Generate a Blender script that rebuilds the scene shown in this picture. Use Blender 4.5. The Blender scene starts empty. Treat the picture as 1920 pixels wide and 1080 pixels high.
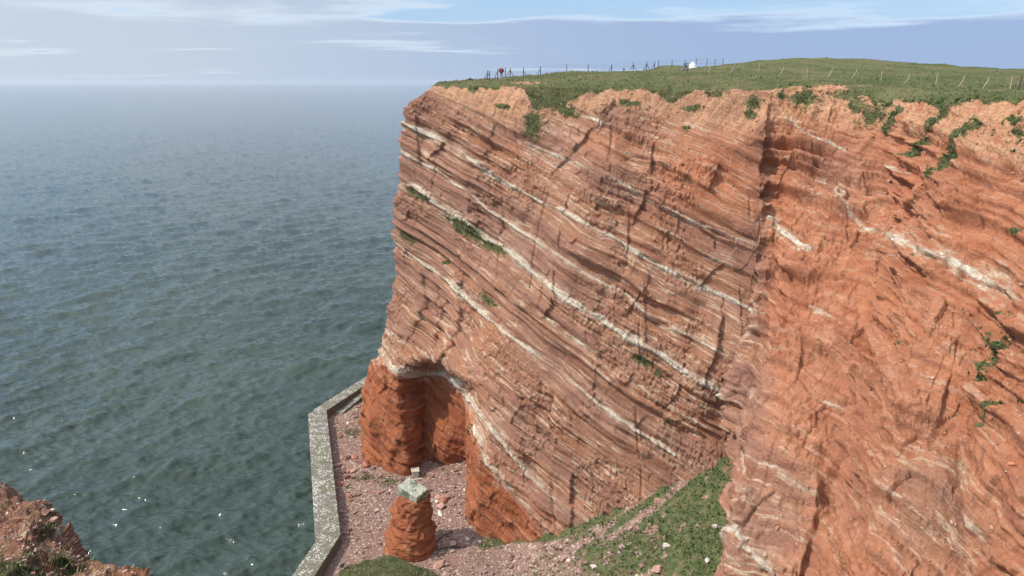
import bpy, math, random
import numpy as np
from mathutils import Vector, Matrix

# ------------------------------------------------------------------ camera, world, sun
sc = bpy.context.scene
COL = sc.collection
EYE = 52.0                      # metres above the sea
FPX = 1350.0                    # focal length in photograph pixels (1920 wide)
PITCH = math.radians(16.0)
CP, SP = math.cos(PITCH), math.sin(PITCH)

cam_d = bpy.data.cameras.new('camera')
cam_d.sensor_width = 36.0
cam_d.lens = FPX / 1920.0 * 36.0
cam_d.clip_start = 0.1
cam_d.clip_end = 60000.0
cam = bpy.data.objects.new('camera', cam_d)
cam.location = (0, 0, EYE)
cam.rotation_euler = (math.radians(90) - PITCH, 0, 0)
COL.objects.link(cam)
sc.camera = cam

SUN_EL = math.radians(49)
SUN_AZ = (-0.965, -0.262)         # the sun stands to the left, a little behind the viewer
world = bpy.data.worlds.new('World')
sc.world = world
world.use_nodes = True

def node(nt, typ, inputs=None, **props):
    n = nt.nodes.new(typ)
    for k, v in props.items():
        setattr(n, k, v)
    for k, v in (inputs or {}).items():
        s = n.inputs[k]
        if isinstance(v, bpy.types.NodeSocket):
            nt.links.new(v, s)
        else:
            s.default_value = v
    return n

def nmath(nt, op, a, b=None, c=None, clamp=False):
    n = nt.nodes.new('ShaderNodeMath'); n.operation = op; n.use_clamp = clamp
    for i, v in enumerate((a, b, c)):
        if v is None:
            continue
        if isinstance(v, bpy.types.NodeSocket):
            nt.links.new(v, n.inputs[i])
        else:
            n.inputs[i].default_value = v
    return n.outputs[0]

def nmix(nt, fac, a, b, blend='MIX'):
    n = nt.nodes.new('ShaderNodeMix'); n.data_type = 'RGBA'; n.blend_type = blend
    for s, v in ((n.inputs[0], fac), (n.inputs[6], a), (n.inputs[7], b)):
        if isinstance(v, bpy.types.NodeSocket):
            nt.links.new(v, s)
        elif isinstance(v, (int, float)):
            s.default_value = v
        else:
            s.default_value = (*v[:3], 1)
    return n.outputs[2]

def nramp(nt, fac, lo, hi):
    n = nt.nodes.new('ShaderNodeMapRange'); n.interpolation_type = 'SMOOTHSTEP'
    nt.links.new(fac, n.inputs[0])
    n.inputs[1].default_value = lo; n.inputs[2].default_value = hi
    return n.outputs[0]

def nnoise(nt, vec, scale, detail=4, rough=0.55, dim='3D', w=None, distortion=0.0):
    n = nt.nodes.new('ShaderNodeTexNoise'); n.noise_dimensions = dim
    n.inputs['Scale'].default_value = scale; n.inputs['Detail'].default_value = detail
    n.inputs['Roughness'].default_value = rough; n.inputs['Distortion'].default_value = distortion
    if vec is not None:
        nt.links.new(vec, n.inputs['Vector'])
    if w is not None:
        nt.links.new(w, n.inputs['W'])
    return n.outputs[0]

wt = world.node_tree
wt.nodes.clear()
SKYZ = 20.2
sky = node(wt, 'ShaderNodeTexSky', sky_type='NISHITA', sun_disc=False, sun_elevation=SUN_EL,
           sun_rotation=math.atan2(SUN_AZ[0], SUN_AZ[1]), altitude=50.0, air_density=1.0,
           dust_density=0.6, ozone_density=1.6)
tc = node(wt, 'ShaderNodeTexCoord')
sep = node(wt, 'ShaderNodeSeparateXYZ', {0: tc.outputs['Generated']})
zz = nmath(wt, 'MAXIMUM', sep.outputs[2], 0.0)
den = nmath(wt, 'ADD', zz, 0.03)
cx = nmath(wt, 'DIVIDE', sep.outputs[0], den)
cy = nmath(wt, 'DIVIDE', sep.outputs[1], den)
cv = node(wt, 'ShaderNodeCombineXYZ', {0: nmath(wt, 'MULTIPLY', cx, 0.85), 1: cy, 2: SKYZ}).outputs[0]
n1 = nnoise(wt, cv, 0.17, 3, 0.5, distortion=0.4)
n2 = nnoise(wt, cv, 0.75, 7, 0.62)
cov = nmath(wt, 'ADD', n1, nmath(wt, 'MULTIPLY', nmath(wt, 'SUBTRACT', n2, 0.5), 0.34))
cov = nmath(wt, 'ADD', cov, nmath(wt, 'MULTIPLY', nramp(wt, zz, 0.084, 0.052), 0.30))
cl = nramp(wt, cov, 0.52, 0.60)
thick = nramp(wt, cov, 0.55, 0.68)
sunside = nmath(wt, 'ADD', nmath(wt, 'MULTIPLY', sep.outputs[0], SUN_AZ[0]), nmath(wt, 'MULTIPLY', sep.outputs[1], SUN_AZ[1]))
ss = nramp(wt, sunside, -0.62, 0.35)
cloud = nmix(wt, thick, nmix(wt, ss, (0.62, 0.75, 0.92), (0.70, 0.77, 0.85)), nmix(wt, ss, (0.315, 0.43, 0.665), (0.54, 0.61, 0.70)))
skyc = nmix(wt, 1.0, sky.outputs[0], (0.088, 0.10, 0.118), 'MULTIPLY')
high = nmix(wt, 0.55, skyc, (0.46, 0.66, 0.93))
skyc = nmix(wt, nramp(wt, zz, 0.35, 0.12), skyc, high)
low = nmix(wt, nmath(wt, 'MULTIPLY', cl, 0.90), skyc, cloud)
sdir = (SUN_AZ[0] * math.cos(SUN_EL), SUN_AZ[1] * math.cos(SUN_EL), math.sin(SUN_EL))
sdot = node(wt, 'ShaderNodeVectorMath', {0: tc.outputs['Generated'], 1: sdir}, operation='DOT_PRODUCT').outputs['Value']
glow = nmath(wt, 'ADD', 1.0, nmath(wt, 'MULTIPLY', nramp(wt, sdot, 0.22, 0.95), 1.3))   # bright veil of cloud around the sun
bg = node(wt, 'ShaderNodeBackground', {'Color': low, 'Strength': glow})
wo = node(wt, 'ShaderNodeOutputWorld', {0: bg.outputs[0]})

sun_d = bpy.data.lights.new('sun', 'SUN')
sun_d.energy = 4.0; sun_d.angle = math.radians(1.2); sun_d.color = (1.0, 0.95, 0.87)
sun = bpy.data.objects.new('sun', sun_d)
sv = Vector((SUN_AZ[0] * math.cos(SUN_EL), SUN_AZ[1] * math.cos(SUN_EL), math.sin(SUN_EL))).normalized()
sun.rotation_euler = sv.to_track_quat('Z', 'Y').to_euler()
sun.location = (-60, -30, 120)
COL.objects.link(sun)

sc.view_settings.view_transform = 'Standard'
sc.view_settings.look = 'None'
sc.view_settings.exposure = 0.12
sc.view_settings.gamma = 1.0
sc.render.engine = 'CYCLES'
sc.cycles.use_denoising = True
sc.cycles.max_bounces = 5
sc.cycles.diffuse_bounces = 3
sc.cycles.glossy_bounces = 2
sc.cycles.volume_bounces = 0
sc.cycles.caustics_reflective = False

# ------------------------------------------------------------------ numbers
rng = np.random.default_rng(7)
random.seed(7)

def pix(px, py, d):
    """the point at forward distance d that lies behind photograph pixel (px, py)"""
    u, v = px - 960.0, 540.0 - py
    fw = FPX * CP + v * SP
    up = -FPX * SP + v * CP
    return np.array([u / fw * d, d, EYE + up / fw * d])

def pixz(px, py, z):
    u, v = px - 960.0, 540.0 - py
    fw = FPX * CP + v * SP
    up = -FPX * SP + v * CP
    d = (z - EYE) / up * fw
    return np.array([u / fw * d, d, z])

def proj(P):
    x, y, z = P[..., 0], P[..., 1], P[..., 2] - EYE
    dep = np.maximum(y * CP - z * SP, 0.01)
    return 960 + FPX * x / dep, 540 - FPX * (y * SP + z * CP) / dep, dep

_perm = np.random.default_rng(11).permutation(256).astype(np.int32)
_perm = np.concatenate([_perm, _perm, _perm[:2]])
_g = np.random.default_rng(12).normal(size=(256, 3)).astype(np.float32)
_g /= np.linalg.norm(_g, axis=1, keepdims=True)
_gx, _gy, _gz = (np.ascontiguousarray(_g[:, k]) for k in range(3))

def noise3(x, y, z):
    x = np.asarray(x, np.float32); y = np.asarray(y, np.float32); z = np.asarray(z, np.float32)
    x, y, z = np.broadcast_arrays(x, y, z)
    fx, fy, fz = np.floor(x), np.floor(y), np.floor(z)
    ix, iy, iz = fx.astype(np.int32) & 255, fy.astype(np.int32) & 255, fz.astype(np.int32) & 255
    x = x - fx; y = y - fy; z = z - fz
    u = x * x * x * (x * (x * 6 - 15) + 10); v = y * y * y * (y * (y * 6 - 15) + 10); w = z * z * z * (z * (z * 6 - 15) + 10)
    A = np.take(_perm, ix); Bq = np.take(_perm, ix + 1)
    h00 = np.take(_perm, A + iy); h01 = np.take(_perm, A + iy + 1); h10 = np.take(_perm, Bq + iy); h11 = np.take(_perm, Bq + iy + 1)
    def g(h, dx, dy, dz):
        h = np.take(_perm, h + iz + dz)
        return np.take(_gx, h) * (x - dx) + np.take(_gy, h) * (y - dy) + np.take(_gz, h) * (z - dz)
    def L(a, b, t): return a + t * (b - a)
    return 1.6 * L(L(L(g(h00,0,0,0), g(h10,1,0,0), u), L(g(h01,0,1,0), g(h11,1,1,0), u), v),
                   L(L(g(h00,0,0,1), g(h10,1,0,1), u), L(g(h01,0,1,1), g(h11,1,1,1), u), v), w)

def fbm(P, freq, octv=4, gain=0.5, seed=0.0, ridged=False):
    out = 0.0; a = 1.0; f = freq
    for o in range(octv):
        n = noise3(P[..., 0] * f + seed + 17.3 * o, P[..., 1] * f + 3.1 * seed, P[..., 2] * f - seed)
        if ridged:
            n = 1.0 - 2.0 * np.abs(n)
        out = out + a * n; a *= gain; f *= 2.03
    return out

def fbm_lo(P, freq, octv=2, gain=0.5, seed=0.0, ridged=False, st=5):
    """slow noise on every st-th grid point, spread linearly over the rest"""
    n, m = P.shape[:2]
    iu = np.unique(np.append(np.arange(0, n, st), n - 1)); iv = np.unique(np.append(np.arange(0, m, st), m - 1))
    Q = fbm(P[np.ix_(iu, iv)], freq, octv, gain, seed, ridged)
    tu = np.arange(n); a = np.clip(np.searchsorted(iu, tu, 'right') - 1, 0, len(iu) - 2); fa = ((tu - iu[a]) / (iu[a + 1] - iu[a])).astype(np.float32)[:, None]
    tv = np.arange(m); b = np.clip(np.searchsorted(iv, tv, 'right') - 1, 0, len(iv) - 2); fb = ((tv - iv[b]) / (iv[b + 1] - iv[b])).astype(np.float32)[None, :]
    R = Q[a] * (1 - fa) + Q[a + 1] * fa
    return R[:, b] * (1 - fb) + R[:, b + 1] * fb

def hash2(i, j, seed=0):
    n = (i.astype(np.int64) * 374761393 + j.astype(np.int64) * 668265263 + seed * 974634777) & 0xffffffff
    n = ((n ^ (n >> 13)) * 1274126177) & 0xffffffff
    n = ((n ^ (n >> 16)) * 2246822519) & 0xffffffff
    return ((n ^ (n >> 15)) & 0xffff).astype(np.float32) / 65535.0

def sstep(x, a, b):
    t = np.clip((x - a) / (b - a), 0, 1)
    return t * t * (3 - 2 * t)

def blur(A, sig, axis):
    if sig <= 0:
        return A
    r = int(3 * sig) + 1
    k = np.exp(-0.5 * (np.arange(-r, r + 1) / sig) ** 2); k /= k.sum()
    pad = [(0, 0)] * A.ndim; pad[axis] = (r, r)
    B = np.pad(A, pad, mode='edge')
    out = np.zeros_like(A)
    n = A.shape[axis]
    for i, kk in enumerate(k):
        sl = [slice(None)] * A.ndim; sl[axis] = slice(i, i + n)
        out += kk * B[tuple(sl)]
    return out

def poly_dist(px, py, pts):
    """distance in pixels to a polyline, only near it"""
    pts = np.asarray(pts, float)
    out = np.full(px.shape, 1e3, np.float32)
    for a, b in zip(pts[:-1], pts[1:]):
        m = (px > min(a[0], b[0]) - 40) & (px < max(a[0], b[0]) + 40) & (py > min(a[1], b[1]) - 40) & (py < max(a[1], b[1]) + 40)
        if not m.any():
            continue
        ab = b - a
        qx, qy = px[m] - a[0], py[m] - a[1]
        t = np.clip((qx * ab[0] + qy * ab[1]) / (ab @ ab), 0, 1)
        dd = np.hypot(qx - t * ab[0], qy - t * ab[1])
        out[m] = np.minimum(out[m], dd)
    return out

def in_poly(px, py, pts):
    c = np.zeros(px.shape, bool)
    n = len(pts)
    for i in range(n):
        x0, y0 = pts[i]; x1, y1 = pts[(i + 1) % n]
        if y0 == y1:
            continue
        t = ((y0 > py) != (y1 > py)) & (px < (x1 - x0) * (py - y0) / (y1 - y0) + x0)
        c ^= t
    return c

# ------------------------------------------------------------------ mesh helpers
def mesh_np(name, V, F, mat=None, smooth=True, parent=None, attrs=None):
    """V (n,3), F (m,k) index array -> linked object"""
    me = bpy.data.meshes.new(name)
    V = np.ascontiguousarray(V, np.float32); F = np.ascontiguousarray(F, np.int32)
    k = F.shape[1]
    me.vertices.add(len(V)); me.vertices.foreach_set('co', V.ravel())
    me.loops.add(F.size); me.loops.foreach_set('vertex_index', F.ravel())
    me.polygons.add(len(F))
    me.polygons.foreach_set('loop_start', np.arange(0, F.size, k, dtype=np.int32))
    me.polygons.foreach_set('use_smooth', np.full(len(F), smooth, bool))
    for an, (typ, data) in (attrs or {}).items():
        a = me.attributes.new(an, typ, 'POINT')
        a.data.foreach_set('value' if typ == 'FLOAT' else 'color', np.ascontiguousarray(data, np.float32).ravel())
    me.update(calc_edges=True)
    ob = bpy.data.objects.new(name, me)
    COL.objects.link(ob)
    if mat:
        me.materials.append(mat)
    if parent:
        ob.parent = parent
    return ob

def grid_faces(n, m, off=0):
    i = np.arange(n - 1)[:, None]; j = np.arange(m - 1)[None, :]
    a = (i * m + j).ravel() + off
    return np.stack([a, a + m, a + m + 1, a + 1], 1)

def tag(o, label=None, cat=None, group=None, kind=None):
    if label: o['label'] = label
    if cat: o['category'] = cat
    if group: o['group'] = group
    if kind: o['kind'] = kind
    return o

def empty(name, loc):
    o = bpy.data.objects.new(name, None)
    o.location = loc; o.empty_display_size = 0.3
    COL.objects.link(o)
    return o

class MB:
    """collects boxes, tubes and lumps into one mesh"""
    def __init__(self):
        self.v = []; self.f = []
    def add(self, vs, fs):
        o = len(self.v); self.v += [tuple(map(float, p)) for p in vs]; self.f += [tuple(i + o for i in q) for q in fs]
        return self
    def box(self, c, s, rot=None):
        M = rot if rot is not None else Matrix.Identity(3)
        vs = [Vector(c) + M @ Vector((sx * s[0] / 2, sy * s[1] / 2, sz * s[2] / 2)) for sx in (-1, 1) for sy in (-1, 1) for sz in (-1, 1)]
        return self.add(vs, [(0,1,3,2),(4,6,7,5),(0,4,5,1),(2,3,7,6),(0,2,6,4),(1,5,7,3)])
    def tube(self, pts, rad, n=8):
        pts = [Vector(p) for p in pts]
        rads = rad if isinstance(rad, (list, tuple)) else [rad] * len(pts)
        rings = []
        for i, p in enumerate(pts):
            t = (pts[min(i + 1, len(pts) - 1)] - pts[max(i - 1, 0)]).normalized()
            u = t.orthogonal().normalized(); w = t.cross(u)
            rings.append([p + (u * math.cos(2 * math.pi * k / n) + w * math.sin(2 * math.pi * k / n)) * rads[i] for k in range(n)])
        vs = [q for r in rings for q in r]; fs = []
        for i in range(len(pts) - 1):
            for k in range(n):
                fs.append((i * n + k, i * n + (k + 1) % n, (i + 1) * n + (k + 1) % n, (i + 1) * n + k))
        fs.append(tuple(range(n - 1, -1, -1))); fs.append(tuple((len(pts) - 1) * n + k for k in range(n)))
        return self.add(vs, fs)
    def build(self, name, mat, parent=None, smooth=False, bevel=0.0):
        me = bpy.data.meshes.new(name)
        me.from_pydata(self.v, [], self.f); me.update()
        if smooth:
            me.polygons.foreach_set('use_smooth', [True] * len(me.polygons))
        me.materials.append(mat)
        o = bpy.data.objects.new(name, me); COL.objects.link(o)
        if parent: o.parent = parent
        if bevel:
            b = o.modifiers.new('bevel', 'BEVEL'); b.width = bevel; b.segments = 2
        return o

# ------------------------------------------------------------------ materials
def new_mat(name, rough=0.9, spec=0.3):
    m = bpy.data.materials.new(name); m.use_nodes = True
    nt = m.node_tree
    b = nt.nodes['Principled BSDF']
    b.inputs['Roughness'].default_value = rough
    b.inputs['Specular IOR Level'].default_value = spec
    return m, nt, b

def plain_mat(name, col, rough=0.8, var=0.25, scale=8.0, spec=0.3, bump=0.0, metal=0.0):
    m, nt, b = new_mat(name, rough, spec)
    tcn = node(nt, 'ShaderNodeTexCoord')
    n = nnoise(nt, tcn.outputs['Object'], scale, 5, 0.6)
    lo = tuple(c * (1 - var) for c in col); hi = tuple(min(1, c * (1 + var)) for c in col)
    nt.links.new(nmix(nt, nramp(nt, n, 0.3, 0.7), lo, hi), b.inputs['Base Color'])
    b.inputs['Metallic'].default_value = metal
    if bump:
        bp = node(nt, 'ShaderNodeBump', {'Strength': 0.7, 'Distance': bump, 'Height': n})
        nt.links.new(bp.outputs[0], b.inputs['Normal'])
    return m

def rock_mat(name):
    m, nt, b = new_mat(name, 0.95, 0.15)
    pos = node(nt, 'ShaderNodeNewGeometry').outputs['Position']
    at = node(nt, 'ShaderNodeAttribute', attribute_name='mask')
    sp = node(nt, 'ShaderNodeSeparateColor', {0: at.outputs['Color']})
    W, O, G = sp.outputs[0], sp.outputs[1], sp.outputs[2]
    A = at.outputs['Alpha']
    cst = node(nt, 'ShaderNodeAttribute', attribute_name='strata').outputs['Fac']
    xyz = node(nt, 'ShaderNodeSeparateXYZ', {0: pos})
    big = nnoise(nt, pos, 0.10, 3, 0.5)
    mid = nnoise(nt, pos, 0.7, 6, 0.62)
    fine = nnoise(nt, pos, 4.5, 6, 0.7)
    wob = nmath(nt, 'ADD', cst, nmath(nt, 'MULTIPLY', mid, 0.35))
    # streaks that run along the beds, start and end
    sv_ = node(nt, 'ShaderNodeCombineXYZ', {0: nmath(nt, 'MULTIPLY', xyz.outputs[0], 0.10), 1: nmath(nt, 'MULTIPLY', xyz.outputs[1], 0.10), 2: wob}).outputs[0]
    s1 = nnoise(nt, sv_, 0.45, 3, 0.55)
    s2 = nnoise(nt, sv_, 1.5, 6, 0.68)
    s3 = nnoise(nt, sv_, 3.6, 5, 0.7)
    brick = nmix(nt, nramp(nt, s1, 0.36, 0.64), (0.315, 0.158, 0.105), (0.39, 0.184, 0.103))
    brick = nmix(nt, nmath(nt, 'MULTIPLY', nramp(nt, s2, 0.50, 0.68), 0.75), brick, (0.49, 0.285, 0.19))
    brick = nmix(nt, nmath(nt, 'MULTIPLY', nramp(nt, s2, 0.47, 0.30), 0.75), brick, (0.225, 0.098, 0.076))
    orange = nmix(nt, nramp(nt, mid, 0.30, 0.68), (0.40, 0.132, 0.058), (0.52, 0.212, 0.105))
    orange = nmix(nt, nmath(nt, 'MULTIPLY', nramp(nt, s2, 0.48, 0.32), 0.6), orange, (0.26, 0.085, 0.046))
    orange = nmix(nt, nmath(nt, 'MULTIPLY', nramp(nt, s3, 0.56, 0.72), 0.45), orange, (0.52, 0.27, 0.165))
    ofac = nmath(nt, 'ADD', O, nmath(nt, 'MULTIPLY', nmath(nt, 'SUBTRACT', big, 0.52), 1.3), clamp=True)
    col = nmix(nt, nmath(nt, 'MULTIPLY', ofac, 0.88), brick, orange)
    deep = nmix(nt, nramp(nt, s2, 0.36, 0.62), (0.225, 0.066, 0.030), (0.345, 0.112, 0.045))
    col = nmix(nt, nmath(nt, 'MULTIPLY', nramp(nt, O, 0.87, 0.97), 0.9), col, deep)
    soil = nmix(nt, nramp(nt, fine, 0.35, 0.65), (0.43, 0.21, 0.115), (0.55, 0.31, 0.172))
    col = nmix(nt, nmath(nt, 'MULTIPLY', A, nramp(nt, mid, 0.25, 0.6)), col, soil)
    # thin pale laminae, thin dark partings
    quiet = nmath(nt, 'SUBTRACT', 1.0, nmath(nt, 'MAXIMUM', nmath(nt, 'MULTIPLY', O, 0.78), nmath(nt, 'MULTIPLY', A, 0.8)), clamp=True)
    lam = nmath(nt, 'MULTIPLY', nramp(nt, s3, 0.535, 0.62), nramp(nt, s1, 0.36, 0.56))
    col = nmix(nt, nmath(nt, 'MULTIPLY', nmath(nt, 'MULTIPLY', lam, quiet), 0.85), col, (0.62, 0.47, 0.33))
    drk = nmath(nt, 'MULTIPLY', nramp(nt, s3, 0.42, 0.33), nramp(nt, mid, 0.38, 0.6))
    col = nmix(nt, nmath(nt, 'MULTIPLY', drk, 0.6), col, (0.13, 0.058, 0.046))
    # main pale beds: cream core, tan fringe, broken along the streaks
    wn = nmath(nt, 'ADD', W, nmath(nt, 'MULTIPLY', nmath(nt, 'SUBTRACT', s3, 0.5), 2.4))
    wn = nmath(nt, 'ADD', wn, nmath(nt, 'MULTIPLY', nmath(nt, 'SUBTRACT', nnoise(nt, pos, 1.3, 6, 0.72), 0.5), 1.1))
    on = nramp(nt, W, 0.03, 0.25)
    col = nmix(nt, nmath(nt, 'MULTIPLY', nmath(nt, 'MULTIPLY', nramp(nt, wn, 0.08, 0.6), on), 0.8), col, (0.50, 0.335, 0.225))
    pale = nmix(nt, nramp(nt, fine, 0.3, 0.65), (0.50, 0.40, 0.29), (0.72, 0.64, 0.50))
    col = nmix(nt, nmath(nt, 'MULTIPLY', nmath(nt, 'MULTIPLY', nramp(nt, wn, 0.42, 0.92), on), 0.97), col, pale)
    g1 = nmath(nt, 'ADD', 0.50, nmath(nt, 'MULTIPLY', fine, 1.0))
    gcol = node(nt, 'ShaderNodeCombineColor', {0: g1, 1: g1, 2: g1}).outputs[0]
    col = nmix(nt, 1.0, col, gcol, 'MULTIPLY')
    # thin turf and moss between the leaves
    gr = nmix(nt, nramp(nt, fine, 0.35, 0.65), (0.06, 0.080, 0.026), (0.155, 0.135, 0.062))
    gfac = nramp(nt, nmath(nt, 'ADD', G, nmath(nt, 'MULTIPLY', nmath(nt, 'SUBTRACT', nnoise(nt, pos, 1.5, 7, 0.75), 0.5), 2.4)), 0.45, 0.75)
    col = nmix(nt, nmath(nt, 'MULTIPLY', gfac, nramp(nt, G, 0.02, 0.15)), col, gr)
    nt.links.new(col, b.inputs['Base Color'])
    bh = nmath(nt, 'ADD', nmath(nt, 'MULTIPLY', fine, 0.95), nmath(nt, 'MULTIPLY', nnoise(nt, pos, 16.0, 3, 0.6), 0.3))
    bh = nmath(nt, 'ADD', bh, nmath(nt, 'MULTIPLY', nmath(nt, 'ADD', s2, s3), nmath(nt, 'MULTIPLY', quiet, 1.3)))
    bp = node(nt, 'ShaderNodeBump', {'Strength': 1.0, 'Distance': 0.22, 'Height': bh})
    nt.links.new(bp.outputs[0], b.inputs['Normal'])
    return m

M = {}
M['rock'] = rock_mat('layered_red_sandstone')

def turf_mat():
    m, nt, b = new_mat('clifftop_turf', 1.0, 0.1)
    pos = node(nt, 'ShaderNodeNewGeometry').outputs['Position']
    at = node(nt, 'ShaderNodeAttribute', attribute_name='mask')
    sp = node(nt, 'ShaderNodeSeparateColor', {0: at.outputs['Color']})
    big = nnoise(nt, pos, 0.16, 5, 0.6); mid = nnoise(nt, pos, 1.1, 6, 0.65); fine = nnoise(nt, pos, 7.0, 4, 0.6)
    col = nmix(nt, nramp(nt, big, 0.35, 0.65), (0.098, 0.118, 0.040), (0.185, 0.165, 0.075))
    col = nmix(nt, nmath(nt, 'MULTIPLY', nramp(nt, mid, 0.5, 0.72), 0.6), col, (0.20, 0.175, 0.085))
    col = nmix(nt, nmath(nt, 'MULTIPLY', nramp(nt, fine, 0.5, 0.3), 0.55), col, (0.035, 0.05, 0.015))
    soil = nmix(nt, nramp(nt, fine, 0.35, 0.65), (0.40, 0.19, 0.11), (0.50, 0.28, 0.18))
    bare = nramp(nt, nmath(nt, 'ADD', sp.outputs[0], nmath(nt, 'MULTIPLY', nmath(nt, 'SUBTRACT', mid, 0.5), 1.2)), 0.4, 0.65)
    col = nmix(nt, nmath(nt, 'MULTIPLY', bare, nramp(nt, sp.outputs[0], 0.02, 0.2)), col, soil)
    nt.links.new(col, b.inputs['Base Color'])
    bp = node(nt, 'ShaderNodeBump', {'Strength': 1.0, 'Distance': 0.25, 'Height': nmath(nt, 'ADD', mid, fine)})
    nt.links.new(bp.outputs[0], b.inputs['Normal'])
    return m
M['turf'] = turf_mat()

def leaf_mat(name):
    m, nt, b = new_mat(name, 0.75, 0.25)
    at = node(nt, 'ShaderNodeAttribute', attribute_name='tint')
    nt.links.new(at.outputs['Color'], b.inputs['Base Color'])
    return m
M['leaf'] = leaf_mat('leaves_and_blades')
M['stone'] = leaf_mat('stone_fragments')

def beach_mat():
    m, nt, b = new_mat('red_shingle', 0.95, 0.15)
    pos = node(nt, 'ShaderNodeNewGeometry').outputs['Position']
    at = node(nt, 'ShaderNodeAttribute', attribute_name='mask')
    sp = node(nt, 'ShaderNodeSeparateColor', {0: at.outputs['Color']})
    big = nnoise(nt, pos, 0.22, 4, 0.6); mid = nnoise(nt, pos, 1.6, 6, 0.65)
    vor = node(nt, 'ShaderNodeTexVoronoi', {'Vector': pos, 'Scale': 5.5, 'Randomness': 1.0})
    vcol = node(nt, 'ShaderNodeSeparateColor', {0: vor.outputs['Color']}).outputs[0]
    col = nmix(nt, nramp(nt, big, 0.35, 0.65), (0.21, 0.128, 0.096), (0.255, 0.152, 0.112))
    col = nmix(nt, nmath(nt, 'MULTIPLY', nramp(nt, mid, 0.35, 0.7), 0.6), col, (0.295, 0.185, 0.138))
    col = nmix(nt, nmath(nt, 'MULTIPLY', nramp(nt, vcol, 0.86, 0.9), 0.6), col, (0.56, 0.45, 0.38))
    col = nmix(nt, nmath(nt, 'MULTIPLY', nramp(nt, vcol, 0.2, 0.05), 0.5), col, (0.16, 0.085, 0.07))
    gr = nmix(nt, nramp(nt, mid, 0.35, 0.65), (0.055, 0.080, 0.026), (0.14, 0.125, 0.058))
    gf = nramp(nt, nmath(nt, 'ADD', sp.outputs[2], nmath(nt, 'MULTIPLY', nmath(nt, 'SUBTRACT', mid, 0.5), 1.3)), 0.35, 0.65)
    col = nmix(nt, nmath(nt, 'MULTIPLY', gf, nramp(nt, sp.outputs[2], 0.02, 0.2)), col, gr)
    nt.links.new(col, b.inputs['Base Color'])
    h = nmath(nt, 'ADD', nmath(nt, 'MULTIPLY', vor.outputs['Distance'], -0.8), mid)
    bp = node(nt, 'ShaderNodeBump', {'Strength': 0.8, 'Distance': 0.15, 'Height': h})
    nt.links.new(bp.outputs[0], b.inputs['Normal'])
    return m
M['beach'] = beach_mat()

def concrete_mat(name, base, speck=True, moss=0.0):
    m, nt, b = new_mat(name, 0.9, 0.2)
    pos = node(nt, 'ShaderNodeNewGeometry').outputs['Position']
    nrm = node(nt, 'ShaderNodeNewGeometry').outputs['Normal']
    upz = node(nt, 'ShaderNodeSeparateXYZ', {0: nrm}).outputs[2]
    big = nnoise(nt, pos, 0.35, 5, 0.6); mid = nnoise(nt, pos, 2.0, 6, 0.7)
    col = nmix(nt, nramp(nt, mid, 0.3, 0.7), tuple(c * 0.65 for c in base), tuple(c * 1.2 for c in base))
    col = nmix(nt, nmath(nt, 'MULTIPLY', nramp(nt, big, 0.42, 0.62), 0.55), col, (base[0] * 0.85, base[1] * 0.9, base[2] * 0.6))
    if moss:
        col = nmix(nt, nmath(nt, 'MULTIPLY', nramp(nt, nnoise(nt, pos, 1.1, 5, 0.6), 0.48, 0.56), moss), col, (0.06, 0.08, 0.03))
    if speck:
        v = node(nt, 'ShaderNodeTexVoronoi', {'Vector': pos, 'Scale': 5.0, 'Randomness': 1.0})
        sz = nnoise(nt, pos, 0.8, 4, 0.6)
        sf = nmath(nt, 'LESS_THAN', v.outputs['Distance'], nmath(nt, 'MULTIPLY', nramp(nt, sz, 0.28, 0.62), 0.44))
        sf = nmath(nt, 'MULTIPLY', sf, nramp(nt, upz, 0.5, 0.9))
        col = nmix(nt, nmath(nt, 'MULTIPLY', sf, 0.85), col, (0.62, 0.58, 0.52))
    nt.links.new(col, b.inputs['Base Color'])
    bp = node(nt, 'ShaderNodeBump', {'Strength': 0.6, 'Distance': 0.05, 'Height': mid})
    nt.links.new(bp.outputs[0], b.inputs['Normal'])
    return m
M['wall'] = concrete_mat('weathered_concrete', (0.170, 0.148, 0.117))
M['block'] = concrete_mat('mossy_concrete', (0.36, 0.345, 0.285), moss=0.75)

def sea_mat():
    m, nt, b = new_mat('sea_water', 0.07, 0.5)
    pos = node(nt, 'ShaderNodeNewGeometry').outputs['Position']
    def streak(ang, sx_, sy_, scale, det, rough):
        mp = node(nt, 'ShaderNodeMapping', {'Vector': pos, 'Rotation': (0, 0, math.radians(ang)), 'Scale': (sx_, sy_, 1.0)}, vector_type='TEXTURE').outputs[0]
        return nnoise(nt, mp, scale, det, rough)
    def crest(v):
        return nmath(nt, 'SUBTRACT', 1.0, nmath(nt, 'ABSOLUTE', nmath(nt, 'MULTIPLY_ADD', v, 2.0, -1.0)))
    a = nmath(nt, 'ADD', crest(streak(38, 2.6, 1.0, 0.30, 3, 0.5)), nmath(nt, 'MULTIPLY', crest(streak(22, 2.2, 1.0, 0.85, 3, 0.5)), 0.38))
    c = nnoise(nt, pos, 0.02, 3, 0.5)
    col = nmix(nt, nramp(nt, c, 0.35, 0.65), (0.030, 0.046, 0.034), (0.046, 0.064, 0.047))
    nt.links.new(col, b.inputs['Base Color'])
    b.inputs['IOR'].default_value = 1.333
    bp = node(nt, 'ShaderNodeBump', {'Strength': 1.0, 'Distance': 0.40, 'Height': a})
    nt.links.new(bp.outputs[0], b.inputs['Normal'])
    return m
M['sea'] = sea_mat()

# ------------------------------------------------------------------ the cliff: plan and profile
BEACH = EYE - 47.0
ZB = EYE - 50.0

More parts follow.
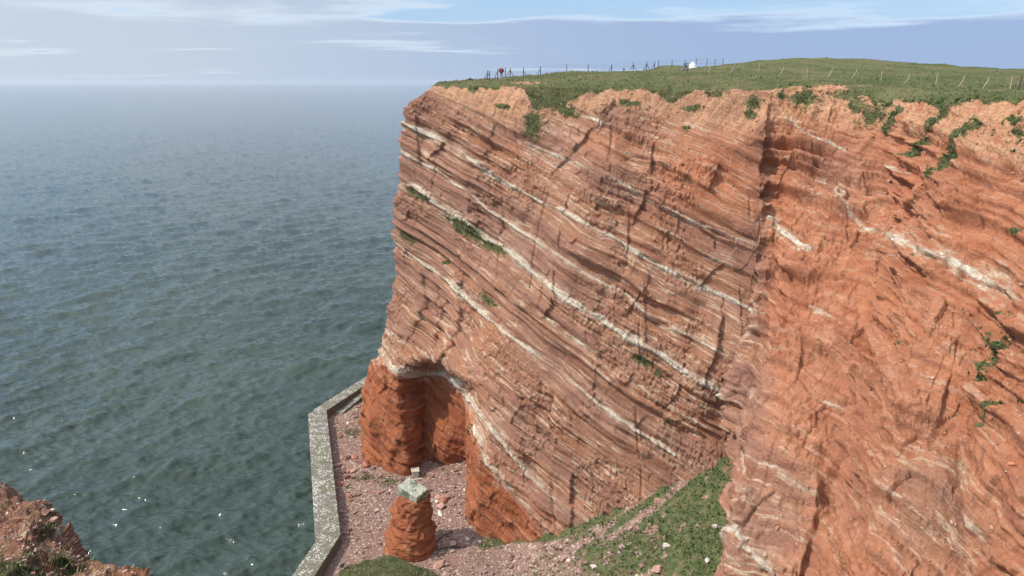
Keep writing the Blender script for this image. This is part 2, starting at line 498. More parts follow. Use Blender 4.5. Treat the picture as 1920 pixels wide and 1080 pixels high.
def up_lean(bx, by, tx, ty, ztop=-1.6, mid=None):
    """column of a face that leans back, more so near the top; heights relative to the eye"""
    pts = []
    for w, g in ((0, 0), (0.25, 0.17), (0.5, 0.38), (0.8, 0.68), (0.93, 0.86), (1, 1)):
        pts.append((bx + (tx - bx) * g, by + (ty - by) * g, -50 + (ztop + 50) * w))
    return pts

def cpx(*rows):
    out = []
    for px, py, d in rows:
        p = pix(px, py, d); out.append((p[0], p[1], p[2] - EYE))
    return out[::-1]        # given top to bottom

COLS = [  # (points bottom to top, samples up to the next column)
    (up_lean(75, 350, 82, 350, 2.0), 14),
    (up_lean(25, 220, 32, 220, 1.0), 16),
    (up_lean(3, 145, 11, 145, 0.5), 18),
    (up_lean(-11, 112, -3.5, 113, 0.3), 24),
    ([(-19.4, 92, -50), (-18.6, 93, -38), (-15.5, 94, -32), (-14.2, 95, -20), (-12.0, 96, -3.2), (-9.0, 97, -0.2)], 30),
    ([(-19.7, 86, -50), (-19.4, 86.5, -40), (-18.6, 87, -36.5), (-16.4, 88.3, -32), (-15.0, 89, -20), (-13.3, 90, -2.8), (-9.7, 92, -0.3)], 46),
    ([(-18.3, 81.6, -50), (-18.0, 82.5, -42), (-17.3, 84.5, -36.5), (-14.6, 86, -31.5), (-12.9, 87.3, -20), (-10.5, 89, -4.5), (-8, 91, -0.5)], 50),
    ([(-12.8, 79.3, -50), (-13.3, 80, -43), (-14.2, 82, -37), (-14.0, 82.6, -34.6), (-12.0, 83.5, -32), (-9.6, 85, -20), (-7.2, 87, -5), (-5.5, 89.5, -0.5)], 40),
    ([(-11.9, 82.6, -50), (-11.6, 85, -43), (-11.2, 87.5, -37), (-10.6, 86.5, -34.5), (-9.5, 80.9, -32.3), (-7.0, 83, -20), (-4.5, 86, -5), (-3, 88.3, -0.5)], 62),
    ([(-5.1, 82.4, -50), (-5.1, 82.2, -43), (-5.2, 81.6, -37), (-5.5, 80.3, -34.3), (-5.6, 76.2, -32.2), (-2.6, 79.5, -20), (0, 84, -5.5), (1.2, 86.8, -0.5)], 40),
    ([(-4.2, 75, -50), (-4.4, 74.6, -43), (-4.3, 74.4, -38), (-4.0, 74.0, -35), (-3.4, 73.6, -32), (-0.4, 77.5, -20), (2.2, 83, -5.5), (3.4, 86, -0.5)], 50),
    ([(-3.8, 67.0, -50), (-3.7, 67.8, -45), (-2.7, 70.0, -38), (-1.3, 71.8, -32), (1.6, 76, -20), (4.6, 82, -5.5), (6, 85, -0.6)], 110),
    (up_lean(2.5, 63.2, 11, 83.5, -0.75), 110),
    (up_lean(9, 60.3, 18, 83, -0.8), 110),
    (up_lean(15.8, 58.8, 24.3, 82.6, -0.8), 90),
    (up_lean(20.4, 57.9, 28.3, 82.0, -0.8), 40),
    (cpx((1450, 163, 82), (1443, 330, 76), (1430, 480, 71), (1400, 620, 65.6), (1374, 700, 63.6), (1369, 790, 62.0), (1372, 920, 59.5)), 36),
    (cpx((1490, 160, 81.6), (1470, 330, 75.6), (1452, 500, 70), (1430, 640, 64.4), (1412, 740, 61), (1398, 800, 59.5), (1396, 920, 56.5)), 90),
    (cpx((1572, 160, 80.5), (1566, 215, 77.5), (1548, 320, 74), (1505, 460, 67.5), (1452, 640, 60.5), (1402, 812, 54.5), (1373, 960, 49), (1377, 1080, 46)), 110),
    (cpx((1650, 190, 75), (1668, 300, 71), (1682, 420, 65), (1650, 600, 58.5), (1604, 760, 53), (1562, 900, 49), (1528, 1080, 44.5)), 130),
    (cpx((1800, 186, 64), (1805, 260, 60), (1790, 400, 55), (1752, 560, 50.5), (1712, 720, 46.5), (1668, 880, 43), (1625, 1080, 38.5)), 130),
    (cpx((1870, 188, 60), (1860, 300, 55.5), (1850, 450, 51), (1840, 620, 47), (1828, 800, 43), (1810, 940, 39.5), (1790, 1080, 36.5)), 110),
    (cpx((1965, 188, 56), (1965, 300, 51), (1965, 450, 46.5), (1965, 620, 42), (1965, 800, 38), (1965, 940, 35), (1965, 1080, 32.5)), 70),
    (up_lean(36, 20, 52, 40, -1.6), 40),
    (up_lean(38, -5, 58, 2, -1.6), 1),
]
NW = 455
zn = np.linspace(0, 1, NW) ** 0.97
ctrl = []
for pts, n in COLS:
    p = np.array(pts, float)
    # a straight run down to the foot where the photograph stops
    if p[0, 2] > -50:
        k = (p[0, 2] + 50)
        p = np.vstack([[p[0, 0] - 0.06 * k, p[0, 1] - 0.12 * k, -50], p])
    zl = -50 + (p[-1, 2] + 50) * zn
    ctrl.append(np.stack([np.interp(zl, p[:, 2], p[:, 0]), np.interp(zl, p[:, 2], p[:, 1]), zl + EYE], 1))
ctrl = np.array(ctrl)
rows_s = []; anchor = []
for i in range(len(COLS) - 1):
    n = COLS[i][1]
    t = np.arange(n) / n
    anchor.append(sum(COLS[k][1] for k in range(i)))
    rows_s.append(ctrl[i][None] * (1 - t)[:, None, None] + ctrl[i + 1][None] * t[:, None, None])
rows_s.append(ctrl[-1][None])
B = np.concatenate(rows_s)                       # (NS, NW, 3)
NS = B.shape[0]
B = blur(blur(B, 3.2, 0), 2.5, 1)

def grid_normals(P):
    du = np.gradient(P, axis=0); dv = np.gradient(P, axis=1)
    n = np.cross(du, dv)
    n /= np.linalg.norm(n, axis=2, keepdims=True) + 1e-9
    return n
nb = blur(blur(grid_normals(B), 12, 0), 10, 1)
nb /= np.linalg.norm(nb, axis=2, keepdims=True) + 1e-9
if nb[NS // 2, NW // 2, 1] > 0:
    nb = -nb

hz = np.linspace(0, 1, NW)[None, :]
lipfade = sstep(1 - hz, 0.0, 0.05)
# broad buttresses and hollows
D1 = 0.9 * fbm_lo(B, 1 / 11.0, 2, 0.5, 3.0) + 0.28 * fbm_lo(B * np.array([1, 1, 0.35]), 1 / 3.5, 2, 0.5, 8.0, st=3)
soft = np.ones((NS, NW), np.float32)
P1 = B + nb * (D1 * (0.35 + 0.65 * lipfade))[..., None]
px1, py1, dep1 = proj(P1)

# ------------------------------------------------------------------ beds traced along the face
FACE = [  # (points, half width in px, whiteness)
    ([(810,166),(848,185),(907,221)], 3.0, 0.5),
    ([(755,228),(800,250),(850,275),(885,300),(925,330),(985,365),(1050,395),(1110,425),(1180,465),(1215,490),(1280,520),(1330,545),(1420,585)], 5.5, 1.0),
    ([(751,285),(774,298),(819,321),(855,347),(881,363),(920,396),(955,418),(985,438),(1046,479),(1116,521),(1180,556),(1225,600),(1290,632),(1375,672)], 4.2, 0.85),
    ([(748,345),(777,350),(810,376),(848,402),(881,421),(913,447),(954,468),(979,493),(1018,524),(1067,563),(1120,595),(1180,637),(1211,650),(1293,702),(1370,745)], 7.0, 1.0),
    ([(736,447),(771,479),(814,507),(849,531),(877,560),(909,588),(940,619),(976,644),(1018,672),(1060,704),(1095,736),(1130,764),(1191,804),(1230,828),(1265,852)], 5.0, 0.95),
    ([(979,563),(1014,591),(1067,630),(1120,665),(1180,711),(1244,760),(1301,787)], 3.0, 0.7),
    ([(863,725),(884,757),(905,790),(939,831),(978,873),(1022,920),(1064,956),(1111,982)], 5.0, 0.9),
    ([(892,805),(921,868),(954,908),(998,960),(1019,985)], 6.0, 0.8),
    ([(1047,193),(1085,210),(1126,229)], 3.0, 1.0),
    ([(985,266),(1036,289),(1072,302),(1117,324),(1179,350),(1200,368),(1220,380),(1293,413),(1365,442),(1437,466)], 3.4, 0.75),
]
NOSE = [([(708,655),(722,668),(743,690),(760,697),(803,697),(831,700),(863,725)], 8.0, 1.0),
        ([(722,615),(745,632),(775,650),(800,668)], 3.5, 0.6)]
SPUR = [
    ([(1470,224),(1519,253),(1564,271),(1588,283)], 2.6, 0.9),
    ([(1446,281),(1495,310),(1544,330)], 2.6, 0.6),
    ([(1568,371),(1580,391),(1609,412),(1633,432),(1662,432)], 5.0, 0.9),
    ([(1442,410),(1483,444),(1523,480)], 6.0, 1.0),
    ([(1690,448),(1727,464),(1764,481),(1800,501),(1853,526),(1905,548)], 12.0, 1.0),
    ([(1670,316),(1707,326)], 3.0, 0.8),
    ([(1398,853),(1451,884),(1509,924),(1549,942)], 3.5, 0.6),
    ([(1376,985),(1398,1028),(1451,1071)], 7.0, 0.9),
    ([(1802,845),(1811,920),(1824,955),(1833,1000)], 10.0, 0.45),
    ([(1496,724),(1549,755),(1598,778)], 2.6, 0.6),
    ([(1515,575),(1576,607)], 3.0, 0.6),
    ([(1625,480),(1660,490)], 9.0, 0.5),
]
def fit_beds(groups, reg):
    """bed coordinate c = z + g.(x,y,...) that stays level along every traced bed"""
    rows, rhs = [], []
    vis = (px1 > 600) & (px1 < 1960)
    for pts, hw, wh in groups:
        q = []
        pts = np.array(pts, float)
        for a, b in zip(pts[:-1], pts[1:]):
            for t in (0.0, 0.5):
                q.append(a + (b - a) * t)
        q.append(pts[-1])
        ps = []
        for a in q:
            d2 = (px1 - a[0]) ** 2 + (py1 - a[1]) ** 2
            m = (d2 < 30) & vis
            if not m.any():
                continue
            dd = np.where(m, dep1, 1e9)
            near = m & (dep1 < dd.min() + 1.5)
            ps.append(P1[near].mean(0))
        if len(ps) < 3:
            continue
        ps = np.array(ps)
        f = feat(ps); f0 = f.mean(0)
        rows.append(f - f0); rhs.append(-(ps[:, 2] - ps[:, 2].mean()))
    A = np.vstack(rows); y = np.concatenate(rhs)
    R = np.diag(reg)
    g = np.linalg.solve(A.T @ A + R, A.T @ y)
    print('bed fit', np.round(g, 4), 'rms', np.sqrt(np.mean((A @ g - y) ** 2)), 'of', len(y))
    return g
def feat(P):
    x, y = P[..., 0] / 20.0, (P[..., 1] - 75) / 20.0
    z = (P[..., 2] - 30) / 20.0
    return np.stack([x, y, x * x, x * y, y * y, x * z, y * z], -1)
gF = fit_beds(FACE + NOSE, [0.01, 0.01] + [1.0] * 5)
gS = fit_beds(SPUR, [0.5, 0.5] + [6.0] * 5)
cF = P1[..., 2] + feat(P1) @ gF
cS = P1[..., 2] + feat(P1) @ gS
sidx = np.arange(NS)[:, None]
blend_s = sstep(sidx, anchor[15] + 2, anchor[15] + 8).astype(np.float32)
C = (cF * (1 - blend_s) + cS * blend_s).astype(np.float32)
C = C + 0.25 * fbm_lo(P1, 1 / 6.0, 2, 0.5, 21.0)

white = np.zeros((NS, NW), np.float32)
for pts, hw, wh in FACE + NOSE + SPUR:
    d = poly_dist(px1, py1 + 3.0 * noise3(px1 / 26.0, py1 / 26.0, 0.5), pts)
    hv = hw * np.clip(0.95 + 0.9 * noise3(px1 / 38.0, py1 / 38.0, hw), 0.3, 1.7)
    side_ = wh * np.exp(-(d / (hv * 1.1)) ** 2) * np.clip(0.9 + 0.6 * noise3(px1 / 60.0, py1 / 60.0, 3.3 * hw), 0.25, 1)
    white = np.maximum(white, np.maximum(side_, 0.33 * wh * np.exp(-(d / (hv * 2.8)) ** 2)))
onface = px1 < 1440
# colour zones: deep orange lowest bed at the nose, orange weathered spur, pale soil under the turf
low_edge = np.interp(px1, [640, 690, 715, 745, 800, 845, 872, 892, 925, 960, 1005, 1035, 1100], [672, 672, 672, 697, 702, 712, 745, 800, 880, 925, 980, 1010, 1080])
orange = sstep(py1 - low_edge, -3, 7) * (px1 < 1080) * (px1 > 600)
rightness = sstep(px1, 1405, 1470) * np.ones_like(px1)
purple = np.exp(-(((px1 - 1740) / 95) ** 2 + ((py1 - 960) / 110) ** 2)) + np.exp(-(((px1 - 1440) / 80) ** 2 + ((py1 - 960) / 110) ** 2)) + 0.7 * np.exp(-(((px1 - 1560) / 80) ** 2 + ((py1 - 330) / 60) ** 2))
orange = np.maximum(orange, rightness * np.clip(0.85 - 1.0 * purple, 0.0, 1))
orange = np.maximum(orange, 0.8 * np.exp(-(((px1 - 1330) / 110) ** 2 + ((py1 - 330) / 90) ** 2)))
orange = np.maximum(orange, 0.6 * np.exp(-(((px1 - 1130) / 70) ** 2 + ((py1 - 275) / 40) ** 2)))
soil_line = np.interp(px1, [740, 800, 850, 960, 1040, 1150, 1300, 1400, 1600, 1760, 1930], [160, 165, 200, 240, 225, 205, 235, 250, 235, 270, 330])
soilz = 1 - sstep(py1 - soil_line, -28, 22)
soilz = np.where(px1 < 640, 0.3, soilz)

# greenery on the rock
def ell(cx_, cy_, rx, ry, a=0.0):
    ca, sa = math.cos(math.radians(a)), math.sin(math.radians(a))
    dx, dy = px1 - cx_, py1 - cy_
    return np.exp(-1.2 * (((dx * ca + dy * sa) / rx) ** 2 + ((-dx * sa + dy * ca) / ry) ** 2))
green = np.zeros((NS, NW), np.float32); lush = np.zeros((NS, NW), np.float32)
edge_low = np.interp(px1, [800, 860, 885, 900, 985, 1000, 1030, 1060, 1100, 1150, 1200, 1240, 1262, 1285, 1310, 1350, 1400, 1430, 1500, 1610, 1640, 1700, 1740, 1770, 1800, 1870, 1930, 2100],
                     [158, 160, 175, 160, 166, 205, 200, 192, 176, 167, 168, 180, 194, 176, 166, 162, 158, 158, 158, 160, 178, 190, 192, 206, 192, 196, 186, 190])
vary = 8 * noise3(px1 / 18.0, py1 / 14.0, 2.5) + 6 * noise3(px1 / 6.0, py1 / 5.0, 4.5)
green = np.maximum(green, 1 - sstep(py1 + vary - edge_low, -3, 7))
lush = np.maximum(lush, green * sstep(px1, 1380, 1600))
for c_, l_ in (((1000,236,24,44,0),.05), ((1062,206,40,13,20),.1), ((1180,196,30,9,0),.15), ((1300,203,26,9,0),.15), ((1340,175,30,9,0),.3), ((945,200,26,7,8),.3), ((889,168,12,14,0),.3), ((1413,190,26,15,0),.8), ((1408,214,14,14,0),.7),
               ((1507,184,44,24,0),.35), ((1465,178,13,13,0),.7), ((1588,182,40,13,0),.6), ((1640,218,40,22,-20),.4), ((1610,200,25,16,0),.5),
               ((1907,230,19,12,0),1), ((1912,254,12,9,0),.9), ((1912,437,13,12,0),1), ((1854,805,11,8,-20),1),
               ((1868,690,12,9,0),.7), ((1895,598,10,8,0),.7), ((1285,242,8,7,0),.5), ((1297,205,16,6,0),.4), ((765,446,26,7,35),.8), ((780,364,32,9,33),.15),
               ((872,428,62,17,33),.12), ((925,464,34,14,20),.08), ((915,562,28,9,35),.15), ((1205,676,26,13,25),.25), ((1235,700,16,10,25),.25),
               ((835,492,9,6,0),.6), ((800,372,14,5,35),.3), ((1256,790,9,6,0),.6), ((1454,440,5,5,0),.8), ((1750,230,8,8,0),.6), ((1700,650,5,4,0),.8), ((1880,800,8,5,-30),.5)):
    e = ell(*c_)
    green = np.maximum(green, e); lush = np.maximum(lush, e * l_)
for pts, hw in (([(1800,192),(1760,222),(1738,252),(1706,292)], 10), ([(1838,236),(1800,258),(1778,290),(1752,330)], 10),
                ([(1640,188),(1690,205),(1662,245)], 7), ([(1905,640),(1880,680),(1862,722)], 4), ([(1890,760),(1850,800)], 4)):
    d = poly_dist(px1, py1, pts)
    d = d + 6.0 * noise3(px1 / 9.0, py1 / 9.0, 8.8) + 5.0 * noise3(px1 / 22.0, py1 / 22.0, 1.8)
    e = 1 - sstep(d, hw * 0.2, hw * 1.5)
    green = np.maximum(green, e * 0.95); lush = np.maximum(lush, e)
vis_col = (sidx >= anchor[4]) & (sidx <= anchor[23])
green = np.where(vis_col, green, sstep(hz, 0.96, 0.985)); lush = np.where(vis_col, lush, 0.3)

# ------------------------------------------------------------------ relief of the rock
hard = 1 - np.clip(soilz * 0.85, 0, 1)
U = P1[..., 0] * 0.62 - P1[..., 1] * 0.78        # along the face
def blocks(w, h, seed, jit=0.35):
    rr = C / h + 0.3 * fbm_lo(P1, 1 / (3 * w), 1, 0.5, float(seed), st=4)
    ri = np.floor(rr)
    cc = U / w * (0.7 + 0.6 * hash2(ri, ri * 0, seed + 5)) + 17 * hash2(ri, ri * 0, seed) + jit * noise3(P1[..., 0] / w, P1[..., 1] / w, P1[..., 2] / w + 5 * seed)
    return hash2(ri, np.floor(cc), seed + 2) - 0.5
def beds(f, seed):
    n = noise3(C * f + seed, U * 0.02 * f, np.float32(0.37 + seed))
    return n
mod1 = sstep(fbm_lo(P1, 1 / 9.0, 2, 0.5, 31.0), -0.25, 0.45)
mod2 = sstep(fbm_lo(P1, 1 / 5.0, 2, 0.5, 41.0), -0.1, 0.5)
bed_sum = 0.34 * beds(0.33, 1.0) + 0.26 * np.tanh(3.0 * beds(0.9, 2.0)) + 0.17 * np.tanh(3.0 * beds(2.1, 3.0)) + 0.08 * beds(4.6, 4.0)
D = bed_sum * (0.45 + 0.75 * mod1) * (1 + 0.45 * blend_s)
facet = sstep(fbm_lo(P1, 1 / 6.5, 2, 0.5, 151.0), -0.15, 0.35)      # 1 = broken rock, 0 = clean joint plane
D = D + 0.85 * blocks(5.2, 2.9, 3) * mod1 + 0.55 * blocks(2.6, 1.5, 5) * blend_s + 0.42 * blocks(1.7, 0.8, 9) * mod2 + 0.22 * blocks(0.75, 0.38, 15) * (0.15 + facet)
rough = fbm(P1, 1 / 1.6, 4, 0.55, 51.0)
D = D + 0.13 * rough * (0.35 + 0.8 * facet) + 0.10 * fbm(P1, 1 / 0.55, 2, 0.55, 61.0, ridged=True) * (0.2 + 0.9 * facet)
# the thinly bedded recessed belt with open ledges
belt = np.exp(-(poly_dist(px1, py1, [(800,430),(870,500),(960,560),(1060,660),(1160,735),(1270,815),(1340,800)]) / 17.0) ** 2)
D = D + belt * (0.55 * np.tanh(4 * beds(1.3, 7.0)) + 0.25 * np.tanh(4 * beds(3.0, 8.0)) - 0.35)
D = D + 0.30 * sstep(white, 0.45, 0.75) - 0.12 * sstep(white, 0.1, 0.3)
# cracks that cross the beds
crk = np.abs(noise3(U / 5.0 + 0.25 * C / 5.0, C / 26.0, np.float32(7.7))) 
gate = sstep(noise3(U / 7.0, C / 4.0, np.float32(3.3)), 0.1, 0.4)
D = D - 0.18 * (1 - sstep(crk, 0.0, 0.06)) * gate
# joint steps seen in the photograph: proud on one side, set back on the other
def step_dist(pts):
    pts = np.asarray(pts, float)
    best = np.full(px1.shape, 1e3, np.float32); sg = np.zeros(px1.shape, np.float32)
    wxx = px1 + 5 * noise3(px1 / 20, py1 / 20, 6.1); wyy = py1
    m = (px1 > pts[:, 0].min() - 90) & (px1 < pts[:, 0].max() + 90) & (py1 > pts[:, 1].min() - 30) & (py1 < pts[:, 1].max() + 30)
    X, Y = wxx[m], wyy[m]; bb = best[m]; ss_ = sg[m]
    for a, b_ in zip(pts[:-1], pts[1:]):
        ab = b_ - a
        t = np.clip(((X - a[0]) * ab[0] + (Y - a[1]) * ab[1]) / (ab @ ab), 0, 1)
        dx, dy = X - a[0] - t * ab[0], Y - a[1] - t * ab[1]
        d = np.hypot(dx, dy)
        c = ab[0] * dy - ab[1] * dx
        u = d < bb
        bb = np.where(u, d, bb); ss_ = np.where(u, np.sign(c), ss_)
    best[m] = bb; sg[m] = ss_
    return best, sg
# lines run downwards; the proud side is on their left in the picture (or right when the depth is negative)
STEPS = (([(1352,590),(1350,640),(1328,700)], 1.1), ([(1222,300),(1222,350),(1200,392)], 0.9), ([(1140,205),(1105,250),(1060,300)], 0.7),
         ([(1672,540),(1660,700),(1600,830),(1540,950),(1500,1080)], 0.9), ([(1722,375),(1680,440),(1668,590)], 1.2),
         ([(1812,960),(1806,1010),(1815,1080)], 1.0), ([(1575,870),(1552,940)], 0.7), ([(865,540),(862,600),(845,640),(815,690)], 0.9),
         ([(795,535),(800,575),(770,625)], 0.6), ([(782,235),(790,310)], 0.5), ([(1180,395),(1176,470)], 0.35), ([(1210,560),(1212,640)], 0.4),
         ([(925,225),(915,300),(918,340)], 0.5), ([(1060,395),(1050,440)], 0.5), ([(1388,560),(1392,650)], 0.4), ([(1590,370),(1588,440)], 0.5),
         ([(1500,610),(1510,650),(1500,690)], 0.6), ([(745,760),(758,800),(742,845)], 0.5), ([(805,735),(790,800),(775,850)], 0.6), ([(980,840),(985,900)], 0.4),
         ([(1100,640),(1110,690)], 0.4), ([(1800,640),(1770,760)], 0.5), ([(1760,820),(1700,900),(1690,1000)], -0.8))
for pts, dp in STEPS:
    d, sg = step_dist(pts)
    e = np.exp(-d / 26.0) * np.clip(0.75 + 0.9 * noise3(px1 / 30.0, py1 / 30.0, 9.5), 0, 1.4)
    D = D + np.where(sg > 0, 1.0, -0.6) * 0.5 * dp * e * (d < 120) * sstep(d, -6, 6)
# lumps and hollows
for cx_, cy_, rx, ry, dp in ((832, 828, 38, 42, 1.3), (770, 800, 20, 16, 0.8), (735, 700, 26, 26, 0.4), (1745, 930, 60, 70, 1.1), (1835, 1012, 42, 16, -0.7), (1530, 640, 60, 40, 0.7),
                             (1500, 860, 60, 60, 0.5), (1420, 190, 26, 30, -0.8), (1300, 330, 80, 80, 0.6), (775, 845, 22, 14, -0.9), (705, 852, 16, 40, -0.5)):
    D = D + dp * np.exp(-(((px1 - cx_) / rx) ** 2 + ((py1 - cy_) / ry) ** 2) ** 1.5)
corner = np.exp(-((sidx - anchor[15] - 10) / 28.0) ** 2)
D = D * (1 - 0.35 * corner)
lowbed = orange * (px1 < 1080)
D = D * (1 - 0.45 * lowbed) + lowbed * (0.60 * blocks(3.4, 3.2, 23, 0.6) + 0.32 * blocks(1.5, 1.3, 27, 0.6) + 0.15 * fbm_lo(P1, 1 / 2.0, 3, 0.55, 141.0, ridged=True, st=2))
# soft slopes: runnels instead of ledges
run = fbm(np.stack([U, C * 0.0, P1[..., 2] * 0.18], -1), 1 / 0.9, 3, 0.55, 71.0)
D = D * (0.25 + 0.75 * hard) + (1 - hard) * 0.17 * run + (1 - hard) * 0.10 * rough
spur_rough = blend_s * (0.26 * fbm_lo(P1, 1 / 2.6, 3, 0.55, 81.0, ridged=True, st=2))
D = D * (1 + 0.3 * blend_s) + spur_rough
amp = np.where(vis_col, 1.0, 1.6)
Pc = P1 + nb * (D * amp * (0.25 + 0.75 * lipfade))[..., None]
Pc[..., 2] += 0.30 * fbm(P1, 1 / 1.7, 3, 0.5, 91.0) * (1 - lipfade)

mask = np.stack([np.clip(white, 0, 1), np.clip(orange, 0, 1), np.clip(green, 0, 1), np.clip(soilz, 0, 1)], -1)
cliff = mesh_np('cliff', Pc.reshape(-1, 3), grid_faces(NS, NW)[:, ::-1], M['rock'],
                attrs={'strata': ('FLOAT', C), 'mask': ('FLOAT_COLOR', mask)})
tag(cliff, kind='structure')

# ------------------------------------------------------------------ clifftop grassland
def plateau_z(x, y):
    lin = -1.5 + 0.068 * (y - 64)
    sx = np.where(x < 64, 28.0, 14.0)
    cap = np.interp(x, [-12, -1.4, 8, 14, 20], [-0.25, 0.30, 0.90, 1.2, 1.3]) + 3.3 * np.exp(-((x - 64) / sx) ** 2)
    k = 0.5
    h = np.clip(0.5 + 0.5 * (cap - lin) / k, 0, 1)
    z = lin * h + cap * (1 - h) - k * h * (1 - h)
    z = z - 0.012 * np.maximum(y - 150, 0) * np.exp(-((y - 150) / 200) ** 2)
    z = z + 3.4 * np.exp(-((x - 85) / 45) ** 2 - ((y - 320) / 60) ** 2)
    z = np.where(y < 64, np.maximum(z, -2.2), z)
    return z + EYE
FAR = [(95,425),(97,425),(100,425),(104,425),(108,425),(110,425),(113,425),(116,425),(119,425),(122,425),(125,425),(130,425),(140,425),(150,425),(160,425),
       (168,425),(176,425),(184,425),(200,425),(225,420),(260,400),(290,370),(330,320),(380,160),(400,20)]
fx = np.interp(np.arange(NS), anchor + [NS - 1], [f[0] for f in FAR])
fy = np.interp(np.arange(NS), anchor + [NS - 1], [f[1] for f in FAR])
st = 3
lip = Pc[::st, -1]
fx, fy = fx[::st], fy[::st]
NP_ = 130
r = np.linspace(0, 1, NP_) ** 2.4
T = np.zeros((len(lip), NP_, 3))
T[..., 0] = lip[:, None, 0] * (1 - r) + fx[:, None] * r
T[..., 1] = lip[:, None, 1] * (1 - r) + fy[:, None] * r
run_d = np.hypot(T[..., 0] - lip[:, None, 0], T[..., 1] - lip[:, None, 1])
zt = plateau_z(T[..., 0], T[..., 1])
zn_ = 0.22 * fbm(np.stack([T[..., 0], T[..., 1], T[..., 0] * 0], -1), 1 / 5.0, 3, 0.5, 5.0) + 0.35 * fbm(np.stack([T[..., 0], T[..., 1], T[..., 0] * 0], -1), 1 / 22.0, 2, 0.5, 6.0) * sstep(run_d, 2, 20)
bl = sstep(run_d, 0.0, 5.0)
T[..., 2] = (lip[:, None, 2] + 0.25 * np.minimum(run_d, 1.0)) * (1 - bl) + zt * bl + zn_ * bl
pxt, pyt, _ = proj(T)
bare = np.exp(-(((pxt - 985) / 55) ** 2 + ((pyt - 155) / 3.5) ** 2)) + 0.9 * np.exp(-(((pxt - 1590) / 38) ** 2 + ((pyt - 162) / 3.0) ** 2)) + 0.6 * np.exp(-(((pxt - 1660) / 24) ** 2 + ((pyt - 127) / 2.0) ** 2))
bare = bare * np.clip(0.75 + 0.9 * noise3(pxt / 9.0, pyt / 3.0, 3.3), 0, 1)
tm = np.stack([np.clip(bare, 0, 1), 0 * bare, 0 * bare, 1 + 0 * bare], -1)
turf = mesh_np('grassland', T.reshape(-1, 3), grid_faces(len(lip), NP_)[:, ::-1], M['turf'], attrs={'mask': ('FLOAT_COLOR', tm)})
tag(turf, kind='structure')

# ------------------------------------------------------------------ beach and scree
GS = 0.24
xs = np.arange(-34, 40, GS); ys = np.arange(38, 126, GS)
GX, GY = np.meshgrid(xs, ys, indexing='ij')
G3 = np.stack([GX, GY, 0 * GX], -1)
scree = -43 + 0.60 * (GX - 7.5) + 0.25 * (GY - 63)
scree = scree + 0.55 * fbm(G3, 1 / 5.0, 3, 0.5, 13.0) + 0.12 * fbm(G3, 1 / 0.8, 2, 0.5, 14.0)
flat = -47 + 0.16 * fbm(G3, 1 / 6.0, 3, 0.5, 15.0) + 0.05 * fbm(G3, 1 / 0.7, 2, 0.5, 16.0)
k = 1.2
h = np.clip(0.5 + 0.5 * (scree - flat) / k, 0, 1)
gz = flat * (1 - h) + scree * h + k * h * (1 - h)
# shallow slope of spoil against the cliff foot
WALL = [(-25.5, 40), (-20.9, 58.9), (-19.9, 65.4), (-28.8, 95.4), (-23.3, 108.2), (-14.5, 127)]   # outer top edge of the sea wall
wx = np.interp(GY, [p[1] for p in WALL], [p[0] for p in WALL])
inside = GX - wx
gz = np.where(inside < 0.9, -56.0, gz)
GZ = gz + EYE
pg = np.stack([GX, GY, GZ], -1)
pxg, pyg, _ = proj(pg)
green_poly = [(1420,790),(1370,800),(1300,850),(1240,905),(1200,948),(1130,978),(1085,1000),(1030,1022),(990,1060),(960,1090),(1420,1100)]
gin = in_poly(pxg, pyg + 6 * noise3(pxg / 20, pyg / 20, 0.3), green_poly).astype(np.float32)
gin = blur(blur(gin, 2.5, 0), 2.5, 1)
stripe = poly_dist(pxg, pyg + 5 * noise3(pxg / 25, pyg / 25, 1.3), [(1140,985),(1200,948),(1290,865),(1352,812)])
gsc = gin * (1 - 0.8 * (1 - sstep(np.abs(stripe - 22), 3, 10)) * (pxg < 1360))
gsc = gsc * (1 - 0.8 * (1 - sstep(poly_dist(pxg, pyg, [(1020,1065),(1090,1018),(1150,980)]), 3, 9)))
patch = fbm(G3, 1 / 2.2, 3, 0.55, 19.0)
gsc = gsc * (1 - 0.85 * sstep(patch + 0.6 * fbm(G3, 1 / 0.8, 2, 0.5, 29.0), 0.25, 0.8)) * (1 - 0.55 * sstep(1130 - pxg + 0.6 * (pyg - 1000), -20, 110))
fringe = 1 - sstep(poly_dist(pxg, pyg, [(905,1022),(960,1010),(1030,1008),(1090,990),(1140,965),(1165,952)]), 4, 13)
gsc = np.maximum(gsc, fringe * 0.85)
for (a, b_, c_, d_) in ((683,895,17,6), (728,903,20,8), (770,985,7,4), (660,812,14,5), (655,912,6,3)):
    gsc = np.maximum(gsc, 0.95 * np.exp(-(((pxg - a) / c_) ** 2 + ((pyg - b_) / d_) ** 2)))
bm = np.stack([0 * gsc, 0 * gsc, np.clip(gsc, 0, 1), 1 + 0 * gsc], -1)
F = grid_faces(*GX.shape)
isc = (scree - flat).ravel()[F[:, 0]] > 0.5
def split_sheet(name, sel):
    f = F[sel]
    used, inv = np.unique(f, return_inverse=True)
    o = mesh_np(name, pg.reshape(-1, 3)[used], inv.reshape(f.shape), M['beach'], attrs={'mask': ('FLOAT_COLOR', bm.reshape(-1, 4)[used])})
    tag(o, kind='structure')
split_sheet('beach', ~isc & (GY.ravel()[F[:, 0]] < 125))
split_sheet('scree_slope', isc)

